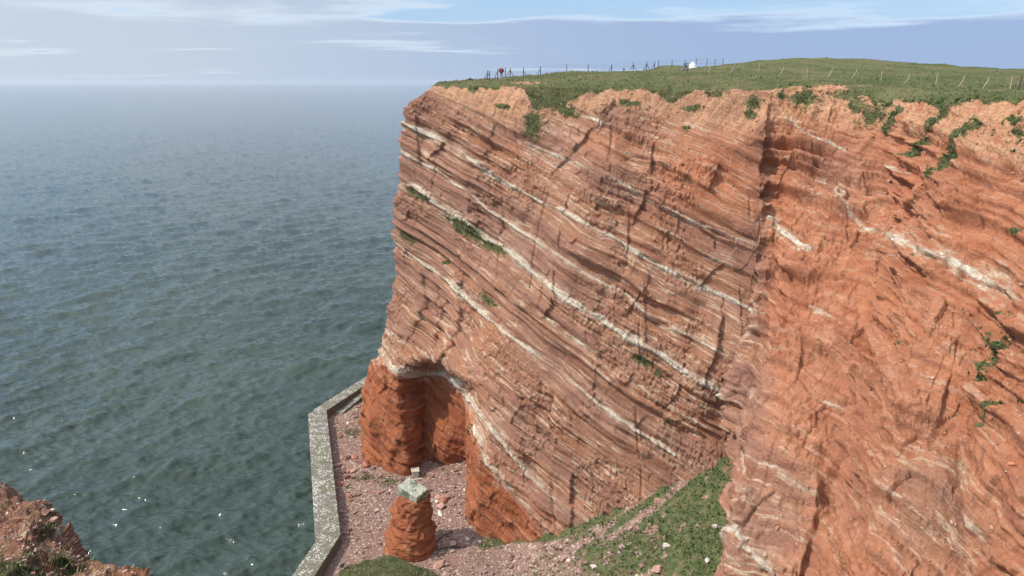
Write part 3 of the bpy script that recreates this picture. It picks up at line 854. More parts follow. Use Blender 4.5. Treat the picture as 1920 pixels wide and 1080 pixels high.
# ------------------------------------------------------------------ the sea
def wave_tile(n, L, rms, wind, seed, lmin):
    rg = np.random.default_rng(seed)
    kx = np.fft.fftfreq(n, L / n) * 2 * np.pi
    KX, KY = np.meshgrid(kx, kx, indexing='ij')
    K = np.hypot(KX, KY) + 1e-9
    cosw = (KX * wind[0] + KY * wind[1]) / K
    kp = 2 * np.pi / (L * 0.11)
    S = np.exp(-1.25 * (kp / K) ** 2) / K ** 3.4 * (0.12 + cosw ** 2) * np.exp(-(K * lmin / (2 * np.pi)) ** 2)
    S[0, 0] = 0
    H = np.sqrt(S) * (rg.normal(size=(n, n)) + 1j * rg.normal(size=(n, n)))
    hgt = np.fft.ifft2(H).real
    hgt = hgt / hgt.std()
    hgt = np.where(hgt > 0, hgt ** 1.0 * 1.12, hgt * 0.9)
    return hgt / hgt.std() * rms
def samp(tile, L, x, y):
    n = tile.shape[0]
    u = (x / L * n) % n; v = (y / L * n) % n
    i = np.floor(u).astype(int); j = np.floor(v).astype(int); a = u - i; b_ = v - j
    i0, j0 = i % n, j % n; i1, j1 = (i + 1) % n, (j + 1) % n
    return (tile[i0, j0] * (1 - a) * (1 - b_) + tile[i1, j0] * a * (1 - b_) + tile[i0, j1] * (1 - a) * b_ + tile[i1, j1] * a * b_)
wd = (0.60, -0.80)
t1 = wave_tile(512, 151.0, 0.23, wd, 1, 0.9)
t2 = wave_tile(256, 43.0, 0.105, (0.45, -0.89), 2, 0.35)
NR, NC = 560, 460
vv = np.concatenate([np.linspace(1180, 175, NR - 40), 152.6 + 22 * np.linspace(1, 0.0, 40) ** 1.6])
upv = -FPX * SP + (540 - vv) * CP; fwv = FPX * CP + (540 - vv) * SP
dist = -EYE / np.minimum(upv / fwv, -0.0036)
dist = np.maximum.accumulate(dist)
ang = np.linspace(-0.98, 0.20, NC)
SX = ang[None, :] * dist[:, None]; SY = np.repeat(dist[:, None], NC, 1)
fade1 = np.exp(-(SY / 900.0) ** 2) ; fade2 = np.exp(-(SY / 230.0) ** 2)
ca_, sa_ = math.cos(0.5), math.sin(0.5)
SZ = samp(t1, 151.0, SX, SY) * fade1 + samp(t2, 43.0, SX * ca_ - SY * sa_, SX * sa_ + SY * ca_) * fade2
SZ += 0.12 * noise3(SX / 60.0, SY / 60.0, 0.4) * fade1
sea = mesh_np('sea', np.stack([SX, SY, SZ], -1).reshape(-1, 3), grid_faces(NR, NC)[:, ::-1], M['sea'])
tag(sea, kind='structure')
rest = MB()
R_ = 14400.0
a0 = math.atan2(1, 0.20); a1 = math.atan2(1, -0.98)
pts = [(0, 0, -0.35)] + [(R_ * math.cos(a), R_ * math.sin(a), -0.35) for a in np.linspace(-math.pi * 1.25, 0.98 * math.pi / 2, 48)]
rest.add([(-R_, -R_, -1.2), (R_, -R_, -1.2), (R_, R_, -1.2), (-R_, R_, -1.2)], [(0, 1, 2, 3)])
o = rest.build('sea', M['sea'])
tag(o, kind='structure')

# ------------------------------------------------------------------ foreground rock, lower left
def patch_grid(rows, nu, nv):
    """rows of control points -> smooth grid (nu along a row, nv across)"""
    R = np.array(rows, float)
    t = np.linspace(0, R.shape[1] - 1, nu); i = np.minimum(t.astype(int), R.shape[1] - 2); a = (t - i)[None, :, None]
    Q = R[:, i] * (1 - a) + R[:, i + 1] * a
    t = np.linspace(0, R.shape[0] - 1, nv); i = np.minimum(t.astype(int), R.shape[0] - 2); a = (t - i)[:, None, None]
    return Q[i] * (1 - a) + Q[i + 1] * a
sil = [pix(*p) for p in ((-170,885,17.5),(-60,905,16.6),(0,912,16),(88,930,15),(100,965,14.6),(128,1000,13.8),(150,1030,13.2),(200,1062,12.4),(262,1098,11.6),(390,1180,10.6))]
r2 = [pix(*p) for p in ((-260,985,13.5),(-120,1000,13.0),(-50,1010,12.8),(40,1030,12),(60,1050,11.8),(90,1070,11.4),(110,1085,11.1),(150,1105,10.8),(215,1140,10.2),(340,1230,9.5))]
r3 = [pix(*p) for p in ((-330,1150,10),(-200,1160,10),(-120,1180,10),(0,1200,9.5),(20,1215,9.3),(50,1230,9),(70,1245,8.9),(110,1260,8.7),(180,1300,8.4),(290,1380,8))]
r0 = [p + np.array([2.0, 4.0, -38.0]) for p in sil]
r01 = [p + np.array([0.5, 1.2, -5.0]) for p in sil]
r4 = [p + np.array([-1.0, -4.0, -1.0]) for p in r3]
Kg = blur(blur(patch_grid([r0, r01, sil, r2, r3, r4], 270, 230), 4, 0), 4, 1)
kn = grid_normals(Kg); kn = blur(blur(kn, 6, 0), 6, 1); kn /= np.linalg.norm(kn, axis=2, keepdims=True)
if kn[115, 135, 2] < 0: kn = -kn
kc = Kg[..., 2] + 0.40 * Kg[..., 0] - 0.22 * Kg[..., 1]
def hblocks(P, c, w, h_, seed):
    ri = np.floor(c / h_ + 0.4 * noise3(P[..., 0] / (3 * w), P[..., 1] / (3 * w), P[..., 2] / (3 * w) + seed))
    ci = np.floor(P[..., 0] / w + 13 * hash2(ri, ri * 0, seed) + 0.5 * noise3(P[..., 0] / w, P[..., 1] / w, P[..., 2] / w))
    cj = np.floor(P[..., 1] / w + 7 * hash2(ri, ri * 0, seed + 3) + 0.5 * noise3(P[..., 1] / w, P[..., 0] / w, P[..., 2] / w))
    return hash2(ri * 31 + cj, ci, seed + 1) - 0.5
kd = 0.30 * fbm(Kg, 1 / 1.8, 3, 0.5, 2.0) + 0.24 * hblocks(Kg, kc, 0.75, 0.42, 4) + 0.16 * hblocks(Kg, kc, 0.28, 0.16, 8) + 0.09 * fbm(Kg, 1 / 0.28, 3, 0.6, 3.0)
Kg2 = Kg + kn * kd[..., None]
kpx, kpy, _ = proj(Kg)
kgreen = 0.95 * np.exp(-(((kpx - 40) / 95) ** 2 + ((kpy - 1085) / 45) ** 2)) + 0.8 * np.exp(-(((kpx - 5) / 16) ** 2 + ((kpy - 945) / 14) ** 2)) + 0.9 * np.exp(-(((kpx - 85) / 18) ** 2 + ((kpy - 1000) / 12) ** 2)) + 0.8 * np.exp(-(((kpx - 145) / 30) ** 2 + ((kpy - 1062) / 10) ** 2))
kwhite = 0.9 * np.exp(-(((kpx - 103) / 6) ** 2 + ((kpy - 1008) / 8) ** 2)) + 0.9 * np.exp(-(((kpx - 122) / 9) ** 2 + ((kpy - 1033) / 7) ** 2)) + 0.6 * np.exp(-(((kpx - 84) / 9) ** 2 + ((kpy - 985) / 7) ** 2))
km = np.stack([np.clip(kwhite, 0, 1), 0 * kwhite, np.clip(kgreen, 0, 1), 0 * kwhite], -1)
rock = mesh_np('cliff_ledge', Kg2.reshape(-1, 3), grid_faces(230, 270), M['rock'], attrs={'strata': ('FLOAT', kc * 3.0), 'mask': ('FLOAT_COLOR', km)})
tag(rock, kind='structure')

# grassy knoll of rock below the viewer
KC = pix(737, 1100, 20.4)
ntv, nrv = 200, 150
th = np.linspace(0, 2 * np.pi, ntv)[:, None]; rr = np.linspace(0, 1, nrv)[None, :]
top = np.minimum(rr / 0.45, 1.0); side = np.clip((rr - 0.45) / 0.55, 0, 1)
prof = np.where(rr < 0.45, top, 1.0 + 1.6 * side ** 1.2)
sq = lambda c: np.sign(c) * np.abs(c) ** 0.6
N3 = np.stack([KC[0] + 2.1 * prof * sq(np.cos(th)), KC[1] + 1.75 * prof * sq(np.sin(th)), 0 * th + 0 * rr], -1)
dome = 0.06 * (1 - np.clip(prof, 0, 1) ** 6) + 0.10 * noise3(N3[..., 0] * 1.3, N3[..., 1] * 1.3, 0.7) - 0.07 * np.clip(N3[..., 0] - KC[0], -2.2, 3) ** 2 * (N3[..., 0] > KC[0]) - 0.25 * np.clip(N3[..., 0] - KC[0] + 0.3, 0, 3)
N3[..., 2] = KC[2] - 0.16 + dome - 31.0 * side ** 1.15
N3 = blur(N3, 2.5, 1)
dr = np.stack([np.cos(th) + 0 * rr, np.sin(th) + 0 * rr, 0.4 + 0 * rr + 0 * th], -1)
kd = (0.22 * fbm(N3, 1 / 1.6, 3, 0.5, 22.0) + 0.05 * fbm(N3, 1 / 0.3, 2, 0.5, 23.0)) * (0.4 + 0.6 * sstep(rr, 0.3, 0.5))
kcn = N3[..., 2] + 0.4 * N3[..., 0] - 0.22 * N3[..., 1]
kd = kd + 0.35 * hblocks(N3, kcn, 0.9, 0.6, 6) * sstep(rr, 0.45, 0.55)
N3 = N3 + dr * kd[..., None]
N3[-1] = N3[0]
ngreen = (1 - sstep(rr + 0.05 * noise3(N3[..., 0], N3[..., 1], N3[..., 2]), 0.44, 0.50)) * np.ones_like(th)
nm = np.stack([0 * ngreen, 0.8 + 0 * ngreen, ngreen, 0 * ngreen], -1)
knoll = mesh_np('rock_knoll', N3.reshape(-1, 3), grid_faces(ntv, nrv)[:, ::-1], M['rock'], attrs={'strata': ('FLOAT', kcn), 'mask': ('FLOAT_COLOR', nm)})
tag(knoll, kind='structure')

# ------------------------------------------------------------------ free-standing rock pillar with a concrete block on top
nt_, nz_ = 160, 180
PC = pixz(760, 1050, BEACH); PC[1] += 2.0; PC[0] = -10.75
th = np.linspace(0, 2 * np.pi, nt_)[:, None]; tz = np.linspace(0, 1, nz_)[None, :]
rad = np.interp(tz, [0, 0.12, 0.35, 0.47, 0.53, 0.66, 0.85, 0.96, 1.0], [2.75, 2.45, 2.30, 2.15, 1.80, 2.0, 1.75, 1.35, 0.15])
hgt = np.interp(tz, [0, 0.96, 1.0], [-0.6, 6.0, 6.15])
S3 = np.stack([PC[0] + rad * np.cos(th) * 0.98 + 0.10 * hgt, PC[1] + rad * np.sin(th) * 0.9 + 0.08 * hgt, BEACH + hgt + 0 * th], -1)
cS3 = S3[..., 2] + 0.45 * S3[..., 0] - 0.22 * S3[..., 1]
dd = 0.30 * fbm(S3, 1 / 2.2, 3, 0.5, 33.0) + 0.12 * np.tanh(3 * noise3(cS3 * 0.9, 0.3, 0.1)) + 0.06 * np.tanh(3 * noise3(cS3 * 2.4, 0.7, 0.4)) + 0.20 * fbm(S3, 1 / 0.8, 4, 0.6, 34.0, ridged=True)
ri = np.floor(cS3 / 1.1); dd = dd + 0.35 * (hash2(ri, np.floor(th * 1.3 + 5 * hash2(ri, ri * 0, 3)), 5) - 0.5)
dd = blur(dd, 1.2, 0); dd[-1] = dd[0]
S3[..., 0] += dd * np.cos(th) * sstep(1 - tz, 0, .05); S3[..., 1] += dd * np.sin(th) * sstep(1 - tz, 0, .05)
sm = np.stack([0 * dd, 1.0 + 0 * dd, 0 * dd, 0 * dd], -1)
pillar = mesh_np('rock_pillar', S3.reshape(-1, 3), grid_faces(nt_, nz_), M['rock'], attrs={'strata': ('FLOAT', cS3), 'mask': ('FLOAT_COLOR', sm)})
tag(pillar, 'squat free-standing orange rock pillar on the beach below the cliff', 'rock pillar')

rotb = Matrix.Rotation(math.radians(-36), 3, 'Z') @ Matrix.Rotation(math.radians(9), 3, 'Y') @ Matrix.Rotation(math.radians(5), 3, 'X')
bc = Vector((PC[0] + 0.55, PC[1] + 0.35, BEACH + 6.45))
mb = MB().box(bc, (2.75, 1.75, 1.15), rotb)
cblock = mb.build('concrete_block', M['block'], bevel=0.09)
sub = cblock.modifiers.new('sub', 'SUBSURF'); sub.subdivision_type = 'SIMPLE'; sub.levels = sub.render_levels = 3
tag(cblock, 'mossy grey concrete block tilted on top of the rock pillar', 'concrete block')

# ------------------------------------------------------------------ sea wall
M['stone_rock'] = M['stone']
wall = empty('sea_wall', (-24.0, 80.0, BEACH))
tag(wall, 'long angled concrete sea wall with white speckles along the water', 'sea wall')
WP = [np.array(p, float) for p in WALL]
def offset_poly(P, d):
    out = []
    for i, p in enumerate(P):
        ns_ = []
        for a, b_ in ((i - 1, i), (i, i + 1)):
            if 0 <= a and b_ < len(P):
                t = (P[b_] - P[a]) / np.linalg.norm(P[b_] - P[a]); ns_.append(np.array([t[1], -t[0]]))
        n = sum(ns_); n /= np.linalg.norm(n)
        out.append(p + n * d / max(0.5, float(n @ ns_[0])))
    return out
ZT = EYE - 45.7
w_in = offset_poly(WP, 1.85); w_led = offset_poly(WP, -0.75); w_out = offset_poly(WP, -0.02)
w_bot = offset_poly(WP, -0.95)
for i in range(len(WP) - 1):
    L = np.linalg.norm(WP[i + 1] - WP[i]); n = max(1, int(round(L / 7.5)))
    for k_ in range(n):
        a, b_ = (k_ + (0.0 if k_ == 0 else 0.0025)) / n, (k_ + (1.0 if k_ == n - 1 else 0.9975)) / n
        def at2(Q, t): return Q[i] * (1 - t) + Q[i + 1] * t
        dz = 0.03 * (hash2(np.array([i]), np.array([k_]), 7)[0] - 0.5)
        prof_ = [(w_bot, -1.5), (w_led, ZT - 0.75), (w_out, ZT - 0.7), (w_out, ZT + dz), (w_in, ZT + dz - 0.03), (w_in, BEACH - 0.8)]
        vs = [(*at2(Q, t), z) for t in (a, b_) for Q, z in prof_]
        m_ = len(prof_)
        fs = [(j, j + 1, m_ + j + 1, m_ + j) for j in range(m_ - 1)] + [tuple(range(m_ - 1, -1, -1)), tuple(range(m_, 2 * m_))]
        vs = [(p[0] + 24.0, p[1] - 80.0, p[2] - BEACH) for p in vs]
        MB().add(vs, fs).build('wall_section', M['wall'], wall, bevel=0.04)

# concrete ramp that runs along the inner foot of the far wall section
q0 = pixz(628, 774, BEACH); q1 = pixz(700, 716, BEACH); q2 = pixz(702, 735, BEACH); q3 = pixz(640, 778, BEACH)
vs = [(q0[0], q0[1], BEACH - .3), (q1[0], q1[1], BEACH - .3), (q2[0], q2[1], BEACH - .3), (q3[0], q3[1], BEACH - .3),
      (q0[0], q0[1], BEACH + .12), (q1[0], q1[1], BEACH + 0.9), (q2[0], q2[1], BEACH + 0.9), (q3[0], q3[1], BEACH + .12)]
ramp = MB().add(vs, [(3,2,1,0),(4,5,6,7),(0,1,5,4),(1,2,6,5),(2,3,7,6),(3,0,4,7)]).build('concrete_ramp', M['wall'], bevel=0.03)
tag(ramp, 'sloping concrete ramp inside the far end of the sea wall', 'ramp')

# ------------------------------------------------------------------ loose stones
CUBE = np.array([(x, y, z) for x in (-1, 1) for y in (-1, 1) for z in (-1, 1)], float)
CUBE_F = np.array([(0,1,3,2),(4,6,7,5),(0,4,5,1),(2,3,7,6),(0,2,6,4),(1,5,7,3)])
def beach_z(x, y):
    i = np.clip(((np.asarray(x) - xs[0]) / GS).round().astype(int), 0, len(xs) - 1)
    j = np.clip(((np.asarray(y) - ys[0]) / GS).round().astype(int), 0, len(ys) - 1)
    return GZ[i, j]
# where the cliff stands on the beach: keep stones off the rock
foot = [(-19.7,88),(-18.3,81.6),(-12.8,79.3),(-11.9,82.6),(-5.1,82.4),(-4.2,75),(-3.8,67.0),(2.5,63.2),(9,60.3),(16,59),(60,60),(60,140),(-10,140)]
Nst = 15000
sx = rng.uniform(-29, 14, Nst); sy = rng.uniform(50, 118, Nst)
bx_ = np.interp(sy, [p[1] for p in WALL], [p[0] for p in WALL])
okm = (sx > bx_ + 2.3) & ~in_poly(sx, sy, foot) & ((sx - PC[0]) ** 2 + (sy - PC[1]) ** 2 > 2.6 ** 2)
sx, sy = sx[okm], sy[okm]
sz_ = beach_z(sx, sy); n = len(sx)
size = np.exp(rng.normal(-2.55, 0.55, n)).clip(0.03, 0.30)
jit = CUBE[None] * (1 + rng.uniform(-0.45, 0.25, (n, 8, 3)))
jit *= size[:, None, None] * rng.uniform(0.55, 1.2, (n, 1, 3)) * np.array([1, 1, 0.6])
a = rng.uniform(0, 2 * np.pi, n)[:, None]
jx = jit[..., 0] * np.cos(a) - jit[..., 1] * np.sin(a); jy = jit[..., 0] * np.sin(a) + jit[..., 1] * np.cos(a)
V = np.stack([jx + sx[:, None], jy + sy[:, None], jit[..., 2] + (sz_ + size * 0.25)[:, None]], -1)
pal = np.array([(0.25,0.145,0.115),(0.30,0.185,0.148),(0.20,0.11,0.088),(0.38,0.26,0.21),(0.58,0.49,0.42),(0.31,0.135,0.08)])
pick = rng.choice(6, n, p=[.3,.25,.18,.13,.07,.07])
tint = np.repeat((pal[pick] * rng.uniform(0.8, 1.2, (n, 1)))[:, None], 8, 1)
Fq = (CUBE_F[None] + (np.arange(n) * 8)[:, None, None]).reshape(-1, 4)
o = mesh_np('shingle', V.reshape(-1, 3), Fq, M['stone'], smooth=False, attrs={'tint': ('FLOAT_COLOR', np.concatenate([tint, np.ones((n, 8, 1))], -1))})
tag(o, 'small red and cream stones strewn over the beach', 'stones', kind='stuff')

def chips(name, P, Nrm, size, cols, label):
    n = len(P)
    if not n: return
    jit = CUBE[None] * (1 + rng.uniform(-0.5, 0.25, (n, 8, 3)))
    jit = jit * size[:, None, None] * rng.uniform(0.5, 1.2, (n, 1, 3)) * np.array([1, 1, 0.7])
    a = rng.uniform(0, 2 * np.pi, n)[:, None]
    jx = jit[..., 0] * np.cos(a) - jit[..., 1] * np.sin(a); jy = jit[..., 0] * np.sin(a) + jit[..., 1] * np.cos(a)
    V = np.stack([jx, jy, jit[..., 2]], -1) + (P + Nrm * size[:, None] * 0.3)[:, None]
    tint = np.repeat((np.array(cols)[rng.integers(0, len(cols), n)] * rng.uniform(0.8, 1.2, (n, 1)))[:, None], 8, 1)
    Fq = (CUBE_F[None] + (np.arange(n) * 8)[:, None, None]).reshape(-1, 4)
    o = mesh_np(name, V.reshape(-1, 3), Fq, M['stone'], smooth=False, attrs={'tint': ('FLOAT_COLOR', np.concatenate([tint, np.ones((n, 8, 1))], -1))})
    tag(o, label, 'stones', kind='stuff')
kk = np.nonzero((rng.random(kpx.shape) < 0.06) & (kpx > -120) & (kpy > 880))
chips('ledge_rubble', Kg2[kk], kn[kk], np.exp(rng.normal(math.log(0.019), 0.45, len(kk[0]))), [(0.36,0.20,0.15),(0.44,0.27,0.20),(0.28,0.13,0.09),(0.50,0.38,0.30),(0.40,0.19,0.12)], 'loose reddish stone chips on the near rock ledge')
cn0 = grid_normals(Pc)
if cn0[NS // 2, NW // 2, 1] > 0: cn0 = -cn0
ar0 = np.linalg.norm(np.cross(np.gradient(Pc, axis=0), np.gradient(Pc, axis=1)), axis=2)
lam0 = ar0 * vis_col * (0.10 + 1.0 * soilz + 0.55 * rightness) * (0.3 + 1.4 * (fbm_lo(P1, 1 / 3.0, 2, 0.5, 131.0) > 0.1)) * 0.9
cc = np.nonzero(rng.random(lam0.shape) < np.clip(lam0, 0, 0.4))
chips('cliff_rubble', Pc[cc], cn0[cc], np.exp(rng.normal(math.log(0.055), 0.35, len(cc[0]))), [(0.40,0.20,0.13),(0.48,0.28,0.19),(0.30,0.13,0.08),(0.50,0.33,0.23),(0.44,0.18,0.09)], 'loose stones lodged on the weathered cliff slopes')

M['boulder_red'] = plain_mat('red_boulder', (0.36, 0.155, 0.095), 0.95, 0.35, 3.0, 0.15, 0.06)
M['boulder_pink'] = plain_mat('pink_boulder', (0.42, 0.235, 0.175), 0.95, 0.3, 3.0, 0.15, 0.06)
M['boulder_pale'] = plain_mat('pale_boulder', (0.55, 0.47, 0.40), 0.95, 0.2, 3.0, 0.15, 0.06)
M['boulder_dark'] = plain_mat('dark_boulder', (0.20, 0.095, 0.075), 0.95, 0.3, 3.0, 0.15, 0.06)
def boulder(name, px, py, s3, mat, seed, label, cat='stone', group=None, on=None, zf=None):
    p = pixz(px, py, BEACH) if on is None else np.array(on, float)
    if on is None:
        for _ in range(6):
            p = pixz(px, py, float(beach_z(p[0], p[1])))
    me = bpy.data.meshes.new(name)
    import bmesh
    bm_ = bmesh.new()
    bmesh.ops.create_icosphere(bm_, subdivisions=3, radius=1.0)
    rg = np.random.default_rng(seed)
    planes = rg.normal(size=(9, 3)); planes /= np.linalg.norm(planes, axis=1, keepdims=True); off = rg.uniform(0.5, 0.85, 9)
    for v in bm_.verts:
        q = np.array(v.co)
        for pn, of in zip(planes, off):
            dq = q @ pn - of
            if dq > 0: q = q - pn * dq
        q *= 1 + 0.05 * float(noise3(q[0] * 3 + seed, q[1] * 3, q[2] * 3))
        v.co = Vector(q * np.array(s3) * 1.25)
    bm_.to_mesh(me); bm_.free()
    me.materials.append(M[mat])
    ob = bpy.data.objects.new(name, me); COL.objects.link(ob)
    ob.location = (p[0], p[1], p[2] + s3[2] * 0.45); ob.rotation_euler = (0, 0, rg.uniform(0, 6.28))
    tag(ob, label, cat, group)
    return ob
boulder('boulder', 826, 936, (0.85, 0.5, 0.45), 'boulder_pink', 1, 'largest pink boulder of the small pile on the beach right of the pillar', 'boulder')
boulder('boulder', 832, 943, (0.42, 0.36, 0.32), 'boulder_red', 2, 'reddish boulder just below the largest one of the beach pile', 'boulder')
boulder('boulder', 828, 952, (0.5, 0.4, 0.3), 'boulder_pink', 3, 'lowest flat boulder of the small beach pile right of the pillar', 'boulder')
boulder('stone', 820, 942, (0.24, 0.2, 0.18), 'boulder_pale', 4, 'small pale stone at the left of the beach pile of boulders')
boulder('stone_slab', 825, 963, (0.62, 0.22, 0.12), 'boulder_pale', 5, 'long pale stone slab lying below the beach pile of boulders', 'stone slab')
boulder('boulder', 686, 873, (0.55, 0.45, 0.4), 'boulder_red', 6, 'orange boulder lying at the left foot of the cliff nose', 'boulder')
boulder('boulder', 679, 868, (0.62, 0.32, 0.28), 'boulder_dark', 7, 'dark flat boulder beside the orange one at the cliff nose', 'boulder')
boulder('boulder', 657, 932, (0.30, 0.26, 0.3), 'boulder_red', 8, 'single red-orange stone on the beach left of the concrete block', 'boulder')
boulder('stone_slab', 665, 776, (0.5, 0.3, 0.12), 'boulder_dark', 9, 'small dark slab on the beach near the concrete ramp', 'stone slab')
boulder('boulder', 826, 1061, (0.75, 0.45, 0.28), 'boulder_pink', 10, 'flat pinkish slab stone on the beach just right of the pillar foot', 'boulder')
for k_, (px_, py_, lab) in enumerate(((643, 861, 'pink rubble boulder, first of the row of three beside the sea wall shadow'), (652, 860, 'dark rubble boulder in the middle of the row of three left of the cliff nose'),
        (664, 859, 'red rubble boulder, last of the row of three towards the cliff nose'), (634, 873, 'pink rubble boulder closest to the middle of the sea wall'), (646, 884, 'dark rubble boulder between sea wall and the grass tufts'),
        (638, 908, 'red rubble boulder lowest of the scatter near the sea wall'), (662, 884, 'pink rubble boulder just left of the grass tufts at the nose'), (650, 896, 'dark rubble boulder below the grass tufts and left of the concrete block'))):
    boulder('boulder', px_, py_, (0.42 + 0.05 * (k_ % 3), 0.33, 0.24), ('boulder_pink', 'boulder_dark', 'boulder_red')[k_ % 3], 20 + k_, lab, 'boulder', 'rubble boulders between sea wall and nose')
def on_sheet(px, py):
    d2 = (pxg - px) ** 2 + (pyg - py) ** 2
    i = np.argmin(d2 + (GZ < 3) * 1e9)
    return pg.reshape(-1, 3)[i]
boulder('stone', 0, 0, (0.42, 0.34, 0.32), 'boulder_pale', 30, 'large white stone in the middle of the green scree slope', on=on_sheet(1247, 1028))
boulder('stone', 0, 0, (0.55, 0.26, 0.26), 'boulder_pale', 31, 'elongated white stone on the green scree beside the right-hand cliff', on=on_sheet(1364, 1063))
boulder('stone', 0, 0, (0.46, 0.32, 0.28), 'boulder_pink', 32, 'pinkish stone near the lower edge of the green scree slope', on=on_sheet(1236, 1068))
boulder('stone', 0, 0, (0.24, 0.2, 0.2), 'boulder_pale', 33, 'small white stone low on the green scree left of the elongated one', on=on_sheet(1328, 1053))
boulder('stone', 0, 0, (0.24, 0.2, 0.2), 'boulder_pale', 34, 'small white stone high on the green scree near the right-hand cliff', on=on_sheet(1341, 985))
boulder('stone', 0, 0, (0.5, 0.3, 0.24), 'boulder_pink', 35, 'pinkish stone at the bare upper edge of the green scree', on=on_sheet(1236, 940))

# ------------------------------------------------------------------ boxes and poles on the beach
M['wood'] = plain_mat('weathered_wood', (0.50, 0.42, 0.32), 0.85, 0.3, 5.0)
M['greywood'] = plain_mat('grey_board', (0.20, 0.17, 0.15), 0.85, 0.3, 5.0)
M['dark'] = plain_mat('dark_steel', (0.03, 0.027, 0.025), 0.6, 0.3, 6.0)
def crate(name, p, w, d, h_, mat, roof, label, rz):
    t = empty(name, p); t.rotation_euler = (0, 0, rz)
    bm_ = MB()
    bm_.box((-w / 2 + .02, 0, h_ / 2), (.04, d, h_)); bm_.box((w / 2 - .02, 0, h_ / 2), (.04, d, h_))
    bm_.box((0, d / 2 - .02, h_ / 2), (w - .08, .04, h_)); bm_.box((0, 0, .03), (w - .08, d - .04, .06))
    bm_.build('body', M[mat], t)
    MB().box((0, -d / 2 + .03, h_ / 2), (w - .09, .04, h_ - .02)).build('front_panel', M[roof], t)
    MB().box((0, 0, h_ + .032), (w + .2, d + .22, .06), Matrix.Rotation(math.radians(5), 3, 'X')).build('lid', M[mat], t)
    MB().box((0.05, -d / 2 - .35, .03), (w + .7, .22, .06)).build('board', M[mat], t)
    tag(t, label, 'box')
pb = pixz(777, 886, BEACH); crate('wooden_box', (pb[0] + .25, pb[1] - 1.0, float(beach_z(pb[0] + .25, pb[1] - 1.0))), 0.8, 0.7, 0.9, 'wood', 'wood', 'pale wooden box at the foot of the hollow in the cliff nose', math.radians(12))
pb = pixz(885, 930, BEACH); crate('grey_box', (pb[0] - .35, pb[1], float(beach_z(pb[0], pb[1]))), 0.75, 0.8, 1.1, 'greywood', 'greywood', 'dark grey box against the orange cliff foot right of the boulders', math.radians(-4))
for (a_, b2, lab) in (((808, 1033), (872, 1025), 'thin dark pole lying on the beach, the nearer of two by the pillar'), ((810, 1021), (848, 996), 'thin dark pole lying on the beach, the farther of two by the pillar')):
    p0 = pixz(*a_, BEACH); p1 = pixz(*b2, BEACH)
    p0[2] = float(beach_z(p0[0], p0[1])) + .08; p1[2] = float(beach_z(p1[0], p1[1])) + .08
    o = MB().tube([p0, (p0 + p1) / 2 + np.array([0, .12, .05]), p1], 0.055, 6).build('pole', M['dark'])
    tag(o, lab, 'pole')

# ------------------------------------------------------------------ leaves and grass
def tufts(name, P, Nrm, size, tint, k_, wid, label, spread=0.5, lean=0.8, kind='stuff', flat=0.0):
    n = len(P)
    if n == 0: return
    Nrm = Nrm / (np.linalg.norm(Nrm, axis=1, keepdims=True) + 1e-9)
    d = rng.normal(size=(n, k_, 3)); d -= (d * Nrm[:, None]).sum(-1, keepdims=True) * Nrm[:, None]
    d /= np.linalg.norm(d, axis=2, keepdims=True) + 1e-9
    upv_ = Nrm[:, None] * 0.55 + np.array([0, 0, 0.6])
    tip = upv_ * (1 - flat) + d * lean * rng.uniform(0.2, 1.2, (n, k_, 1))
    tip /= np.linalg.norm(tip, axis=2, keepdims=True)
    ln = size[:, None, None] * rng.uniform(0.6, 1.25, (n, k_, 1))
    side = np.cross(tip, rng.normal(size=(n, k_, 3))); side /= np.linalg.norm(side, axis=2, keepdims=True) + 1e-9
    base = P[:, None] + d * size[:, None, None] * spread * rng.uniform(0, 1, (n, k_, 1)) - Nrm[:, None] * 0.05
    w2 = ln * wid
    V = np.stack([base, base + tip * ln * 0.5 + side * w2, base + tip * ln, base + tip * ln * 0.5 - side * w2], 2)
    c = np.clip(tint[:, None, None] * rng.uniform(0.7, 1.3, (n, k_, 1, 1)), 0, 1)
    c = np.broadcast_to(c, (n, k_, 4, 3))
    c = np.concatenate([c, np.ones((n, k_, 4, 1))], -1)
    Fq = np.arange(n * k_ * 4).reshape(-1, 4)
    o = mesh_np(name, V.reshape(-1, 3), Fq, M['leaf'], smooth=False, attrs={'tint': ('FLOAT_COLOR', c)})
    tag(o, label, 'plants', kind=kind)
    return o
GREEN = np.array((0.085, 0.140, 0.036)); OLIVE = np.array((0.190, 0.172, 0.078)); DRY = np.array((0.34, 0.28, 0.16)); DEEP = np.array((0.045, 0.085, 0.026))
def mixcol(n, *cw):
    w = rng.dirichlet([c[1] * 2.5 for c in cw], n)
    return sum(w[:, i:i + 1] * c[0] for i, c in enumerate(cw))

